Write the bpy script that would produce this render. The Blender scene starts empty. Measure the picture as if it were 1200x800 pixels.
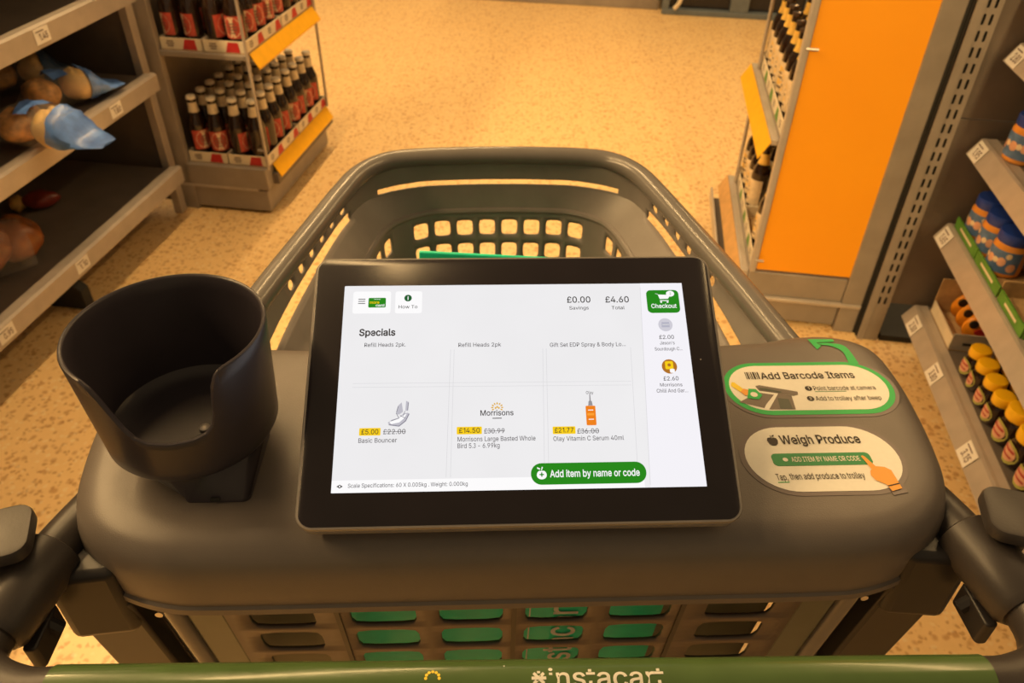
import bpy, bmesh, math, random
from mathutils import Vector, Matrix

random.seed(7)
SC = bpy.context.scene
C = SC.collection
PI = math.pi

# ------------------------------------------------------------------ camera
PITCH, ROLL, FPX, CAM_H = 0.66473, 0.01637, 915.0, 1.5
fw = Vector((0, math.cos(PITCH), -math.sin(PITCH)))
r0 = Vector((1, 0, 0)); u0 = r0.cross(fw)
cr, sr = math.cos(ROLL), math.sin(ROLL)
rt = cr * r0 + sr * u0; up = -sr * r0 + cr * u0
cam = bpy.data.cameras.new('camera'); camo = bpy.data.objects.new('camera', cam); C.objects.link(camo)
m = Matrix((rt, up, -fw)).transposed().to_4x4(); m.translation = (0, 0, CAM_H)
camo.matrix_world = m
cam.sensor_width = 36.0; cam.lens = 36.0 * FPX / 1200.0
cam.clip_start = 0.02; cam.clip_end = 60
cam.dof.use_dof = True; cam.dof.focus_distance = 0.62; cam.dof.aperture_fstop = 11.0
SC.camera = camo

# ------------------------------------------------------------------ world, lamps, exposure
SY = math.radians(8.39)                      # the shop's grid is turned clockwise by this against the camera
def S(x, y, z=0.0):
    return Vector((x * math.cos(SY) + y * math.sin(SY), -x * math.sin(SY) + y * math.cos(SY), z))
W = bpy.data.worlds.new('world'); SC.world = W; W.use_nodes = True
bg = W.node_tree.nodes['Background']
bg.inputs[0].default_value = (1.0, 0.70, 0.38, 1); bg.inputs[1].default_value = 0.22
def strip(x, y, z, lx, ly, power):
    l = bpy.data.lights.new('ceiling_strip', 'AREA'); l.shape = 'RECTANGLE'; l.size = lx; l.size_y = ly
    l.energy = power; l.color = (1.0, 0.635, 0.27)
    o = bpy.data.objects.new('ceiling_strip', l); o.location = S(x, y, z); o.rotation_euler = (0, 0, -SY); C.objects.link(o)
strip(-1.20, 4.2, 3.2, 0.14, 6.4, 100)
strip(1.45, 4.6, 3.2, 0.14, 6.0, 58)
strip(-2.5, 1.0, 3.2, 0.14, 3.0, 120)
strip(-3.6, 4.6, 3.3, 0.14, 5.0, 30)
strip(3.4, 3.2, 3.3, 0.14, 7.0, 30)
sp = bpy.data.lights.new('panel_fill_spot', 'SPOT'); sp.energy = 370; sp.color = (1.0, 0.66, 0.27); sp.spot_size = math.radians(24); sp.spot_blend = 0.7; sp.shadow_soft_size = 0.06  # added spot without a visible source, brightens the orange panel
spo = bpy.data.objects.new('panel_fill_spot', sp); C.objects.link(spo); spo.location = S(1.0, -1.8, 2.9)
spo.rotation_euler = (S(0.62, 2.13, 0.62) - S(1.0, -1.8, 2.9)).to_track_quat('-Z', 'Y').to_euler()
vs = SC.view_settings
SC.display_settings.display_device = 'sRGB'
vs.view_transform = 'Standard'; vs.look = 'None'; vs.gamma = 1.0; vs.exposure = 0.24; vs.use_curve_mapping = False

# ------------------------------------------------------------------ materials
MATS = {}
def mat(name, col, rough=0.5, metal=0.0, var=0.12, scale=30.0, bump=0.0, bscale=400.0, coat=0.0, stretch=None):
    if name in MATS: return MATS[name]
    m = bpy.data.materials.new(name); m.use_nodes = True
    N, L = m.node_tree.nodes, m.node_tree.links
    b = N['Principled BSDF']
    tc = N.new('ShaderNodeTexCoord'); src = tc.outputs['Object']
    if stretch:
        mp = N.new('ShaderNodeMapping'); mp.inputs['Scale'].default_value = stretch
        L.new(src, mp.inputs[0]); src = mp.outputs[0]
    no = N.new('ShaderNodeTexNoise'); no.inputs['Scale'].default_value = scale; no.inputs['Detail'].default_value = 4
    L.new(src, no.inputs['Vector'])
    rp = N.new('ShaderNodeValToRGB')
    lo = [c * (1 - var) for c in col]; hi = [min(1, c * (1 + var)) for c in col]
    rp.color_ramp.elements[0].position = 0.3; rp.color_ramp.elements[0].color = (*lo, 1)
    rp.color_ramp.elements[1].position = 0.7; rp.color_ramp.elements[1].color = (*hi, 1)
    L.new(no.outputs[0], rp.inputs[0]); L.new(rp.outputs[0], b.inputs['Base Color'])
    b.inputs['Roughness'].default_value = rough; b.inputs['Metallic'].default_value = metal
    if coat: b.inputs['Coat Weight'].default_value = coat; b.inputs['Coat Roughness'].default_value = 0.1
    if bump:
        n2 = N.new('ShaderNodeTexNoise'); n2.inputs['Scale'].default_value = bscale
        L.new(src, n2.inputs['Vector'])
        bp = N.new('ShaderNodeBump'); bp.inputs['Strength'].default_value = bump; bp.inputs['Distance'].default_value = 0.001
        L.new(n2.outputs[0], bp.inputs['Height']); L.new(bp.outputs[0], b.inputs['Normal'])
    MATS[name] = m; return m
def screenmat(name, col, strength=1.0, var=0.0):
    """pixels of the lit screen"""
    if name in MATS: return MATS[name]
    m = bpy.data.materials.new(name); m.use_nodes = True
    N, L = m.node_tree.nodes, m.node_tree.links
    b = N['Principled BSDF']; b.inputs['Base Color'].default_value = (0.01, 0.01, 0.01, 1); b.inputs['Roughness'].default_value = 0.2
    b.inputs['Specular IOR Level'].default_value = 0.15
    b.inputs['Emission Color'].default_value = (*col, 1); b.inputs['Emission Strength'].default_value = strength*0.85
    if var:
        tc = N.new('ShaderNodeTexCoord'); no = N.new('ShaderNodeTexNoise'); no.inputs['Scale'].default_value = 14
        L.new(tc.outputs['Object'], no.inputs['Vector'])
        mx = N.new('ShaderNodeMix'); mx.data_type = 'RGBA'
        mx.inputs['A'].default_value = (*[c * (1 - var) for c in col], 1); mx.inputs['B'].default_value = (*col, 1)
        L.new(no.outputs[0], mx.inputs['Factor']); L.new(mx.outputs['Result'], b.inputs['Emission Color'])
    MATS[name] = m; return m

PL = mat('trolley_plastic', (0.105, 0.098, 0.098), 0.46, var=0.05, bump=0.15, bscale=900)
DECKM = mat('deck_plastic', (0.155, 0.135, 0.125), 0.38, var=0.05, bump=0.15, bscale=900)
PLB = mat('basket_plastic_lit', (0.27, 0.245, 0.235), 0.42, var=0.06, bump=0.1, bscale=700)  # same plastic as the deck, colour lightened for the brighter light there
TUBE = mat('frame_tube', (0.18, 0.168, 0.16), 0.22, var=0.05)
DARKP = mat('dark_plastic', (0.020, 0.018, 0.020), 0.4, var=0.1)
ARMP = mat('arm_plastic', (0.045, 0.038, 0.036), 0.4, var=0.1, bump=0.1)
BEZ = mat('black_glass', (0.012, 0.009, 0.014), 0.2, var=0.1)
SILV = mat('grey_aluminium', (0.30, 0.28, 0.27), 0.35, 0.3, var=0.05)
GRIP = mat('green_grip', (0.075, 0.135, 0.04), 0.26, var=0.08, coat=0.3)
GREEN = mat('green_board', (0.01, 0.80, 0.50), 0.4, var=0.08)
GLASSG = mat('smoked_strip', (0.085, 0.10, 0.075), 0.3, var=0.08)
WHITE = mat('white_print', (0.80, 0.80, 0.76), 0.5, var=0.03)
SCREW = mat('bright_steel', (0.7, 0.68, 0.65), 0.25, 0.9, var=0.1)
STK = mat('sticker_paper', (0.90, 0.89, 0.84), 0.45, var=0.02, scale=200)
FILM = mat('sticker_film', (0.16, 0.13, 0.13), 0.35, var=0.05)
SGR = mat('sticker_green', (0.03, 0.50, 0.12), 0.45, var=0.04)
SGR2 = mat('sticker_dark_green', (0.03, 0.30, 0.10), 0.45, var=0.04)
INK = mat('sticker_ink', (0.03, 0.022, 0.02), 0.5, var=0.1)
SOR = mat('sticker_orange', (0.92, 0.42, 0.08), 0.5, var=0.03)
SYE = mat('sticker_yellow', (0.95, 0.72, 0.05), 0.5, var=0.03)
SGY = mat('sticker_grey', (0.20, 0.17, 0.15), 0.5, var=0.05)
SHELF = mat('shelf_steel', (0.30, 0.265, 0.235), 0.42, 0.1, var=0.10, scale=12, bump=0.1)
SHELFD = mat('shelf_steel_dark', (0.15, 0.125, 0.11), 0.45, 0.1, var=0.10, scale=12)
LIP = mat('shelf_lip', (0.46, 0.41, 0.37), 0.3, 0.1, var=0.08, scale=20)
ORANGE = mat('orange_panel', (1.0, 0.40, 0.006), 0.5, var=0.03, scale=4)
YSTRIP = mat('yellow_price_strip', (0.95, 0.50, 0.01), 0.4, var=0.05)
RUBBER = mat('rubber', (0.02, 0.02, 0.02), 0.7)
TAG = mat('price_tag_paper', (0.85, 0.84, 0.82), 0.45, var=0.03)
TAGINK = mat('price_tag_ink', (0.10, 0.05, 0.05), 0.5)
CARD = mat('cardboard', (0.50, 0.34, 0.17), 0.7, var=0.15, scale=40)
CARDW = mat('printed_cream_card', (0.78, 0.70, 0.55), 0.5, var=0.05)
REDC = mat('printed_red_card', (0.55, 0.03, 0.03), 0.5, var=0.1)
GRNC = mat('printed_green_card', (0.10, 0.30, 0.04), 0.45, var=0.15)
BGLASS = mat('brown_bottle_glass', (0.022, 0.010, 0.006), 0.08, var=0.2, coat=0.5)
FOIL = mat('cream_foil', (0.72, 0.62, 0.45), 0.4, 0.1, var=0.12, scale=80)
CAPM = mat('bottle_cap', (0.92, 0.86, 0.74), 0.35, 0.1, var=0.1)
LRED = mat('label_red', (0.50, 0.07, 0.05), 0.5, var=0.15, scale=60)
LCRM = mat('label_cream', (0.80, 0.66, 0.46), 0.5, var=0.12, scale=60)
LINK = mat('label_ink', (0.14, 0.10, 0.08), 0.5)
CAPB = mat('chrome_black_cap', (0.16, 0.11, 0.08), 0.15, 0.6, var=0.2)

# ------------------------------------------------------------------ mesh helpers
STUFFY = ('printed_block', 'printed_lines', 'label_print', 'label_flashes', 'label_highlights', 'black_lettering', 'white_lettering', 'handle_lettering', 'sun_logo', 'white_numerals', 'tag_print')
class MB:
    def __init__(s): s.v = []; s.f = []; s.M = None
    def add(s, vs_, fs):
        o = len(s.v); s.v += [Vector(v) for v in vs_]; s.f += [tuple(i + o for i in f) for f in fs]; return s
    def box(s, x0, x1, y0, y1, z0, z1):
        return s.add([(x0,y0,z0),(x1,y0,z0),(x1,y1,z0),(x0,y1,z0),(x0,y0,z1),(x1,y0,z1),(x1,y1,z1),(x0,y1,z1)],
                     [(3,2,1,0),(4,5,6,7),(0,1,5,4),(1,2,6,5),(2,3,7,6),(3,0,4,7)])
    def loft(s, rings, cap0=True, cap1=True):
        n = len(rings[0]); o = len(s.v)
        for r in rings: s.v += [Vector(p) for p in r]
        for k in range(len(rings) - 1):
            a = o + k * n; b = a + n
            for i in range(n):
                j = (i + 1) % n; s.f.append((a + i, a + j, b + j, b + i))
        if cap0: s.f.append(tuple(o + i for i in reversed(range(n))))
        if cap1: s.f.append(tuple(o + (len(rings) - 1) * n + i for i in range(n)))
        return s
    def lathe(s, prof, n=16, cx=0, cy=0, cap0=True, cap1=True):
        return s.loft([[(cx + r * math.cos(2*PI*i/n), cy + r * math.sin(2*PI*i/n), z) for i in range(n)] for r, z in prof], cap0, cap1)
    def tube(s, pts, r, n=12, cap=True):
        pts = [Vector(p) for p in pts]; rings = []
        rr = r if isinstance(r, (list, tuple)) else [r] * len(pts)
        t = (pts[1] - pts[0]).normalized()
        nrm = t.orthogonal().normalized()
        for i, p in enumerate(pts):
            if i == 0: t = (pts[1] - pts[0])
            elif i == len(pts) - 1: t = (pts[-1] - pts[-2])
            else: t = (pts[i+1] - pts[i-1])
            t.normalize(); nrm = (nrm - t * nrm.dot(t)).normalized(); b = t.cross(nrm)
            rings.append([p + nrm * rr[i] * math.cos(2*PI*k/n) + b * rr[i] * math.sin(2*PI*k/n) for k in range(n)])
        return s.loft(rings, cap, cap)
    def prism(s, poly, z0, z1):
        return s.loft([[(x, y, z0) for x, y in poly], [(x, y, z1) for x, y in poly]])
    def tf(s, fn, start=0):
        for i in range(start, len(s.v)): s.v[i] = Vector(fn(s.v[i]))
        return s
    def build(s, name, m_, parent=None, smooth=False, bevel=0.0, solid=0.0, sub=0):
        used = sorted({i for f in s.f for i in f}); mp_ = {i: k for k, i in enumerate(used)}
        me = bpy.data.meshes.new(name); me.from_pydata([tuple(s.v[i]) for i in used], [], [tuple(mp_[i] for i in f) for f in s.f]); me.update()
        if smooth:
            bm = bmesh.new(); bm.from_mesh(me); bmesh.ops.remove_doubles(bm, verts=bm.verts, dist=1e-5)
            bm.to_mesh(me); bm.free()
            for p in me.polygons: p.use_smooth = True
            me.set_sharp_from_angle(angle=math.radians(38))
        me.materials.append(m_)
        o = bpy.data.objects.new(name, me); C.objects.link(o)
        if parent: o.parent = parent
        if name in STUFFY: o['kind'] = 'stuff'
        if solid: md = o.modifiers.new('s', 'SOLIDIFY'); md.thickness = solid; md.offset = 0
        if bevel:
            md = o.modifiers.new('b', 'BEVEL'); md.width = bevel; md.segments = 3; md.limit_method = 'ANGLE'; md.angle_limit = math.radians(40)
            if not smooth:
                for p in me.polygons: p.use_smooth = True
                me.set_sharp_from_angle(angle=math.radians(38))
        return o
def tag(o, label=None, cat=None, group=None, kind=None):
    if label: o['label'] = label
    if cat: o['category'] = cat
    if group: o['group'] = group
    if kind: o['kind'] = kind
    return o
def empty(name, loc, rz=0.0, label=None, cat=None, group=None):
    o = bpy.data.objects.new(name, None); C.objects.link(o); o.location = loc; o.rotation_euler = (0, 0, rz)
    o.empty_display_size = 0.05
    return tag(o, label, cat, group)
def kids(o): return list(KIDS.get(o.name, [])) or [c for c in bpy.data.objects if c.parent == o]
KIDS = {}
def copy_tree(o, parent=None):
    if o.name not in KIDS: KIDS[o.name] = [c for c in bpy.data.objects if c.parent == o]
    c = o.copy(); C.objects.link(c)
    if parent: c.parent = parent
    for ch in KIDS[o.name]: copy_tree(ch, c)
    return c
def crom(P, n=6, closed=False):
    P = [Vector(p) for p in P]; out = []; L = len(P)
    for i in range(L if closed else L - 1):
        if closed: a, b, c, d = P[(i-1) % L], P[i], P[(i+1) % L], P[(i+2) % L]
        else: a, b, c, d = P[max(i-1, 0)], P[i], P[i+1], P[min(i+2, L-1)]
        for k in range(n):
            t = k / n
            out.append(0.5*((2*b) + (c-a)*t + (2*a-5*b+4*c-d)*t*t + (3*b-a-3*c+d)*t**3))
    if not closed: out.append(P[-1])
    return out
def rrect(w, h, r, n=6, cx=0, cy=0):
    out = []
    for sx_, sy_, a0 in ((1,1,0),(-1,1,PI/2),(-1,-1,PI),(1,-1,1.5*PI)):
        for k in range(n + 1):
            a = a0 + PI/2*k/n; out.append((cx + sx_*(w/2-r) + r*math.cos(a), cy + sy_*(h/2-r) + r*math.sin(a)))
    return out
def circle(r, cx=0, cy=0, n=20, ry=None):
    return [(cx + r*math.cos(2*PI*i/n), cy + (ry or r)*math.sin(2*PI*i/n)) for i in range(n)]
def inset_ring(outl, d):
    n = len(outl); out = []
    for i in range(n):
        a = outl[i-1]; b = outl[(i+1) % n]; tx, ty = b[0]-a[0], b[1]-a[1]; l = math.hypot(tx, ty) or 1
        out.append((outl[i][0] - ty/l*d, outl[i][1] + tx/l*d))      # outline runs counter-clockwise: inward is left
    return out
# text as mesh: fitted to x0..x1, baseline y, capital height h
_tc = {}
# outlines of the letters used below, by character code: advance width, then closed contours as x, y, x, y ... in thousandths
GLY = {
    32: (188, []),
    38: (448, [[197,-7,165,-5,136,1,110,12,78,34,61,52,43,84,36,108,34,133,36,154,43,181,52,197,70,220,111,256,226,343,243,359,255,375,260,389,262,405,260,420,255,434,245,445,233,454,219,459,201,461,184,459,168,453,155,444,145,431,139,416,137,399,139,380,145,363,179,314,438,0,364,0,114,301,87,344,77,379,77,420,82,440,91,458,102,474,117,488,134,499,154,507,188,513,235,510,266,499,297,475,317,442,323,414,323,389,318,368,309,349,291,325,263,298,135,202,115,181,106,168,97,139,100,108,109,87,130,66,158,51,193,46,223,50,260,64,278,75,301,95,327,131,343,174,349,224,408,224,403,167,389,124,371,92,333,47,305,23,271,7,234,-3]]),
    39: (206, [[78,318,70,509,136,509,128,318]]),
    44: (188, [[38,-119,68,71,137,71,84,-119]]),
    45: (453, [[337,244,337,188,114,188,114,244]]),
    46: (188, [[95,-4,78,-1,63,9,53,24,50,41,53,59,63,73,78,83,95,87,113,83,128,73,138,59,141,41,138,24,128,9,113,-1]]),
    48: (453, [[227,-7,191,-3,158,7,130,24,117,35,95,62,69,113,57,155,50,202,48,254,50,306,57,353,69,395,95,447,130,484,159,502,191,512,227,516,262,512,295,502,323,484,348,461,358,447,384,395,396,353,403,306,405,254,403,202,396,155,384,113,359,62,348,48,323,24,295,7,263,-3],[227,50,250,52,271,60,290,74,313,103,330,144,338,176,344,254,338,332,330,365,313,405,290,435,271,449,250,457,227,460,203,457,182,449,163,435,140,405,123,365,115,332,109,254,115,176,123,144,140,103,163,74,182,60,203,52]]),
    49: (335, [[276,509,276,0,212,0,212,448,86,358,86,427,198,509]]),
    50: (453, [[64,0,64,47,282,282,311,327,320,364,319,389,315,405,298,431,287,441,266,452,241,458,224,460,188,454,172,447,153,433,139,413,132,398,127,362,66,362,71,405,86,442,111,473,143,496,168,507,210,515,254,513,294,502,328,482,354,456,372,423,380,386,378,345,371,318,363,299,344,269,306,223,153,60,153,57,389,57,389,0]]),
    51: (345, [[40,400,48,440,75,478,115,502,170,513,225,505,268,482,294,445,300,400,292,358,270,325,235,292,235,272,280,250,308,215,318,165,312,110,290,60,250,22,205,0,165,-6,110,2,65,24,36,60,24,112,86,120,95,85,120,60,165,50,210,60,240,85,254,125,255,165,240,205,205,230,160,238,120,238,120,292,155,292,198,300,228,324,238,355,238,395,225,430,200,450,168,458,132,450,108,428,102,392]]),
    52: (453, [[40,105,40,158,247,509,311,509,109,166,109,163,413,163,413,105],[282,0,282,318,343,318,343,212,343,0]]),
    53: (453, [[221,-7,192,-5,165,1,140,11,108,32,83,60,71,82,63,105,60,130,122,130,127,108,138,89,160,68,181,57,196,52,221,50,259,56,276,64,298,82,314,104,322,122,326,141,327,173,318,212,303,237,283,257,257,270,238,275,209,277,176,271,145,258,128,246,98,249,67,253,96,509,366,509,366,452,151,452,134,301,170,322,212,333,252,332,294,321,330,299,358,269,379,231,388,199,391,163,385,117,376,89,352,52,321,23,296,8,253,-4]]),
    54: (453, [[226,-7,182,-1,155,8,130,22,100,51,78,87,69,115,64,162,68,199,86,253,112,302,252,509,322,509,151,261,145,261,157,279,169,292,202,309,235,314,278,309,304,301,337,280,363,251,380,215,388,173,387,127,379,98,360,61,333,30,298,8,257,-4],[226,48,263,55,279,63,299,79,314,101,322,119,327,157,322,196,314,213,299,235,279,251,263,259,226,265,190,259,174,252,153,235,138,214,131,197,125,158,131,119,138,102,153,79,174,63,190,55]]),
    55: (453, [[97,0,323,452,62,452,62,509,391,509,391,449,165,0]]),
    56: (453, [[226,-7,193,-5,163,1,136,11,101,33,74,62,62,84,54,109,52,135,58,176,65,195,81,220,101,241,117,252,153,265,153,267,129,276,109,289,93,308,80,330,73,354,70,380,73,405,79,429,98,460,114,477,134,492,158,503,184,511,226,516,269,511,294,503,317,492,337,477,354,460,373,429,379,405,382,380,379,354,372,330,359,308,343,289,323,276,300,267,300,265,335,252,351,241,372,220,387,195,395,176,401,135,398,109,391,84,378,62,352,33,317,11,289,1,259,-5],[226,49,267,54,285,60,307,74,323,91,331,106,337,139,330,173,322,189,305,208,283,223,265,230,226,235,187,230,169,223,147,208,130,189,122,173,115,139,121,106,129,91,145,74,167,60,185,54],[226,290,260,294,274,300,293,313,307,330,314,344,319,376,314,407,308,420,294,437,275,449,260,455,226,460,192,455,177,449,159,437,145,420,138,407,133,376,138,344,145,330,159,313,178,300,193,294]]),
    57: (453, [[226,516,256,513,298,501,322,486,352,458,374,421,384,393,389,347,385,309,367,256,340,207,200,0,130,0,301,248,307,248,295,229,283,217,251,200,218,195,175,199,149,208,116,229,90,258,72,294,64,336,66,382,73,411,92,448,120,479,155,501,196,513],[226,460,190,454,174,446,154,429,138,407,131,390,125,352,131,313,138,295,154,274,174,257,190,250,226,243,263,249,279,257,299,273,314,295,322,312,327,350,322,390,314,407,299,429,279,446,263,454]]),
    58: (188, [[95,-4,78,-1,63,9,53,24,50,41,53,59,63,73,78,83,95,87,113,83,128,73,138,59,141,41,138,24,128,9,113,-1],[95,271,78,274,63,284,53,299,50,316,53,334,63,349,78,359,95,362,113,359,128,349,138,334,141,316,138,299,128,284,113,274]]),
    65: (480, [[16,0,201,509,226,509,276,509,463,0,395,0,264,372,232,478,245,478,222,402,191,302,85,0],[110,142,110,199,370,199,370,142]]),
    66: (456, [[60,0,60,509,274,507,317,496,340,484,359,469,381,442,394,410,398,374,395,344,387,320,368,295,343,278,315,267,315,262,347,254,378,234,397,212,411,184,417,149,416,111,406,77,386,48,368,31,344,18,317,8,284,2],[125,57,264,58,296,63,320,73,344,96,355,126,354,153,342,184,327,203,313,213,279,228,248,231,125,231],[125,285,247,286,281,293,308,309,323,326,333,348,336,372,333,393,320,421,304,436,283,446,240,452,125,452]]),
    67: (510, [[267,-7,225,-3,186,7,150,25,134,36,104,63,92,79,70,115,53,157,44,203,40,254,44,305,53,352,70,393,92,429,119,459,150,484,186,501,225,512,267,516,317,511,362,496,393,478,427,447,448,418,463,385,473,348,408,348,401,373,389,395,375,413,357,428,337,440,315,449,267,456,223,450,196,439,172,424,141,391,118,348,106,295,103,254,106,213,119,160,141,117,172,85,210,63,252,54,292,55,315,60,337,69,369,90,394,121,408,160,473,160,463,124,448,91,428,62,402,38,373,19,341,5,305,-4]]),
    68: (502, [[219,0,96,0,96,57,215,57,254,60,288,68,331,89,363,122,379,149,394,198,399,255,394,312,385,345,372,375,354,399,320,428,291,441,258,449,221,452,93,452,93,509,225,509,273,505,294,501,334,488,353,478,385,455,412,426,423,409,442,372,455,329,462,255,458,205,449,159,433,119,411,83,398,68,384,54,351,31,312,14,268,3],[125,509,125,0,60,0,60,509]]),
    69: (419, [[60,0,60,509,372,509,372,452,125,452,125,286,355,286,355,229,125,229,125,57,375,57,375,0]]),
    71: (520, [[269,-7,225,-3,205,1,167,15,149,25,133,36,104,64,79,97,69,116,53,157,47,179,41,228,41,280,53,352,60,373,79,412,91,429,117,459,133,472,166,493,203,508,223,512,265,516,304,513,329,507,363,494,384,483,412,462,436,436,455,406,468,373,474,349,408,349,391,386,368,417,337,439,308,451,274,456,236,453,209,445,183,432,150,404,125,364,109,314,103,254,109,194,125,145,151,105,184,76,210,63,238,56,269,53,309,57,333,66,365,85,382,102,396,123,410,160,415,202,434,199,283,199,283,256,478,256,477,180,471,141,459,107,431,62,392,28,360,11,308,-4]]),
    72: (517, [[60,0,60,509,125,509,125,289,392,289,392,509,457,509,457,0,392,0,392,232,303,232,125,232,125,0]]),
    73: (300, [[31,0,31,57,118,57,118,123,118,452,31,452,31,509,269,509,269,452,183,452,183,57,269,57,269,0]]),
    74: (396, [[185,-7,163,-6,124,3,90,21,75,33,52,63,44,81,38,100,33,145,33,173,98,173,100,117,114,83,139,61,160,53,185,50,209,53,239,67,261,93,269,117,272,145,272,509,336,509,336,145,332,100,318,63,307,47,279,21,263,11,227,-2]]),
    76: (393, [[60,0,60,509,125,509,125,57,361,57,361,0]]),
    77: (628, [[60,0,60,509,152,509,314,82,476,509,568,509,568,0,506,0,506,430,342,0,286,0,121,430,121,0]]),
    78: (523, [[60,0,60,509,136,509,359,157,414,55,405,54,399,164,399,509,463,509,463,0,387,0,168,346,108,452,119,454,125,301,125,0]]),
    79: (533, [[267,-7,225,-3,186,7,150,25,134,36,105,63,80,96,70,115,53,157,44,203,40,254,44,305,53,352,70,393,80,412,105,445,134,472,150,484,186,501,225,512,267,516,309,512,348,501,384,484,400,472,429,445,442,429,464,393,480,352,490,305,493,254,490,203,480,157,464,115,442,79,429,63,400,36,366,15,348,7,309,-3],[267,53,296,55,337,69,361,84,383,105,408,144,420,176,428,213,430,254,428,295,420,332,408,365,383,404,361,424,337,440,310,450,267,456,223,450,197,440,172,424,151,404,125,364,113,332,106,295,103,254,106,213,113,176,125,144,151,105,172,84,197,69,223,59]]),
    80: (445, [[60,0,60,509,254,508,289,503,332,487,366,462,383,441,396,417,404,391,408,363,408,333,404,304,390,265,366,233,332,207,289,191,235,186,109,186,109,242,245,243,279,248,297,256,318,272,333,294,342,319,344,357,339,385,324,416,305,434,279,446,257,451,125,452,125,0]]),
    82: (449, [[60,0,60,509,255,508,305,500,333,489,367,465,384,444,396,421,407,381,409,352,407,323,401,296,390,271,367,240,333,217,289,203,236,198,96,198,96,255,246,255,289,263,306,271,325,287,337,308,344,333,344,371,337,397,330,412,319,425,298,440,279,446,246,452,125,452,125,0],[353,0,230,229,303,229,428,0]]),
    83: (447, [[224,-9,188,-7,156,-1,128,9,91,31,72,50,51,83,42,109,38,137,104,137,108,118,118,95,129,82,150,66,166,59,194,52,246,50,267,54,295,64,317,79,329,92,338,106,345,130,345,147,340,168,322,189,296,205,263,217,163,246,128,260,98,279,76,301,60,326,53,356,53,387,62,425,75,448,102,476,125,491,165,508,195,514,244,515,275,511,303,503,329,491,351,476,369,459,384,438,394,415,401,378,337,378,326,412,312,430,291,444,254,456,204,457,167,448,152,440,134,424,121,405,117,391,115,367,119,352,131,334,162,311,198,297,312,264,344,248,366,232,384,213,399,189,407,161,408,125,399,87,386,64,370,43,349,25,323,11,294,0,261,-7]]),
    84: (449, [[32,452,32,509,160,509,417,509,417,452,257,452,257,0,193,0,193,452]]),
    86: (480, [[204,0,16,509,84,509,220,122,248,31,235,31,283,187,395,509,463,509,278,0]]),
    87: (686, [[155,0,16,509,82,509,193,62,306,509,380,509,492,62,603,509,670,509,530,0,455,0,343,440,230,0]]),
    88: (474, [[18,0,217,284,217,236,29,509,104,509,200,367,243,292,232,292,258,339,374,509,446,509,259,239,259,287,456,0,382,0,265,170,230,231,235,231,244,231,216,181,91,0]]),
    89: (472, [[203,0,203,208,16,509,91,509,198,335,231,274,250,230,224,230,242,275,265,318,381,509,455,509,268,208,268,0]]),
    95: (319, [[319,0,319,-56,0,-56,0,0]]),
    97: (389, [[160,-9,126,-5,94,5,76,15,54,36,38,63,32,84,31,118,36,146,43,161,58,179,78,193,100,203,143,214,241,228,265,235,274,246,275,272,267,297,256,311,240,322,220,329,187,331,163,327,137,316,118,301,100,274,41,291,57,322,79,346,104,364,143,378,184,384,215,383,263,372,286,360,300,350,322,320,330,301,335,278,337,0,277,0,277,52,272,52,252,25,229,8,199,-4],[170,45,202,49,235,63,259,86,272,115,276,138,276,190,255,181,200,171,154,164,122,153,103,139,93,118,92,105,94,87,99,77,109,64,136,50]]),
    98: (424, [[229,-8,198,-5,165,8,142,26,118,59,112,59,112,0,53,0,53,509,114,509,114,319,116,319,147,355,179,376,218,384,259,382,300,368,335,342,362,307,376,277,388,227,390,169,381,116,363,70,336,34,301,9,274,-2],[220,47,242,49,262,55,279,66,301,88,311,106,320,128,327,163,328,189,327,215,320,250,312,271,301,290,280,311,262,322,243,328,220,330,198,328,178,322,161,312,140,291,129,273,121,252,116,229,113,189,114,162,121,126,130,105,140,86,162,65,179,55,198,49]]),
    99: (396, [[207,-8,174,-5,144,3,117,16,82,46,56,85,44,116,37,150,34,187,40,243,49,276,64,305,82,330,104,351,130,367,159,378,190,384,226,384,252,379,284,368,312,351,335,328,353,301,362,277,303,262,290,289,266,314,237,326,207,330,173,325,145,310,124,287,108,258,98,212,98,163,108,117,124,89,145,66,163,55,184,49,214,47,243,52,271,66,292,89,304,117,363,102,354,78,341,56,325,37,306,21,285,9,261,-1,235,-6]]),
    100: (424, [[195,-8,165,-6,124,9,89,34,62,70,43,116,35,169,36,227,48,277,62,307,89,342,124,368,165,382,207,384,245,376,278,355,308,319,311,319,311,509,372,509,372,0,313,0,313,59,307,59,282,26,259,8,227,-5],[205,47,226,49,246,55,263,65,284,86,295,105,303,126,310,162,312,189,310,216,303,252,295,273,284,291,263,312,246,322,227,328,205,330,182,328,162,322,145,311,124,290,113,271,105,250,99,227,96,189,99,151,105,128,113,106,124,88,145,66,162,55,182,49]]),
    101: (404, [[212,-8,161,-2,131,9,92,35,63,71,44,116,37,150,35,206,44,258,63,304,81,329,103,350,128,367,157,378,205,384,246,380,275,370,311,348,334,324,352,294,365,256,371,211,371,169,75,169,75,221,338,221,310,202,307,237,298,269,277,301,255,319,227,328,194,330,164,323,138,308,119,286,102,251,96,221,96,178,102,127,110,106,121,88,135,73,151,61,169,53,190,48,234,48,260,55,281,68,297,88,306,105,365,91,348,55,335,39,311,19,283,4,261,-3]]),
    102: (254, [[228,379,228,327,6,327,6,379],[81,0,81,432,84,461,96,486,113,505,135,519,161,527,207,529,243,521,235,495,227,468,199,474,171,470,154,460,145,443,142,419,142,0]]),
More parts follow.
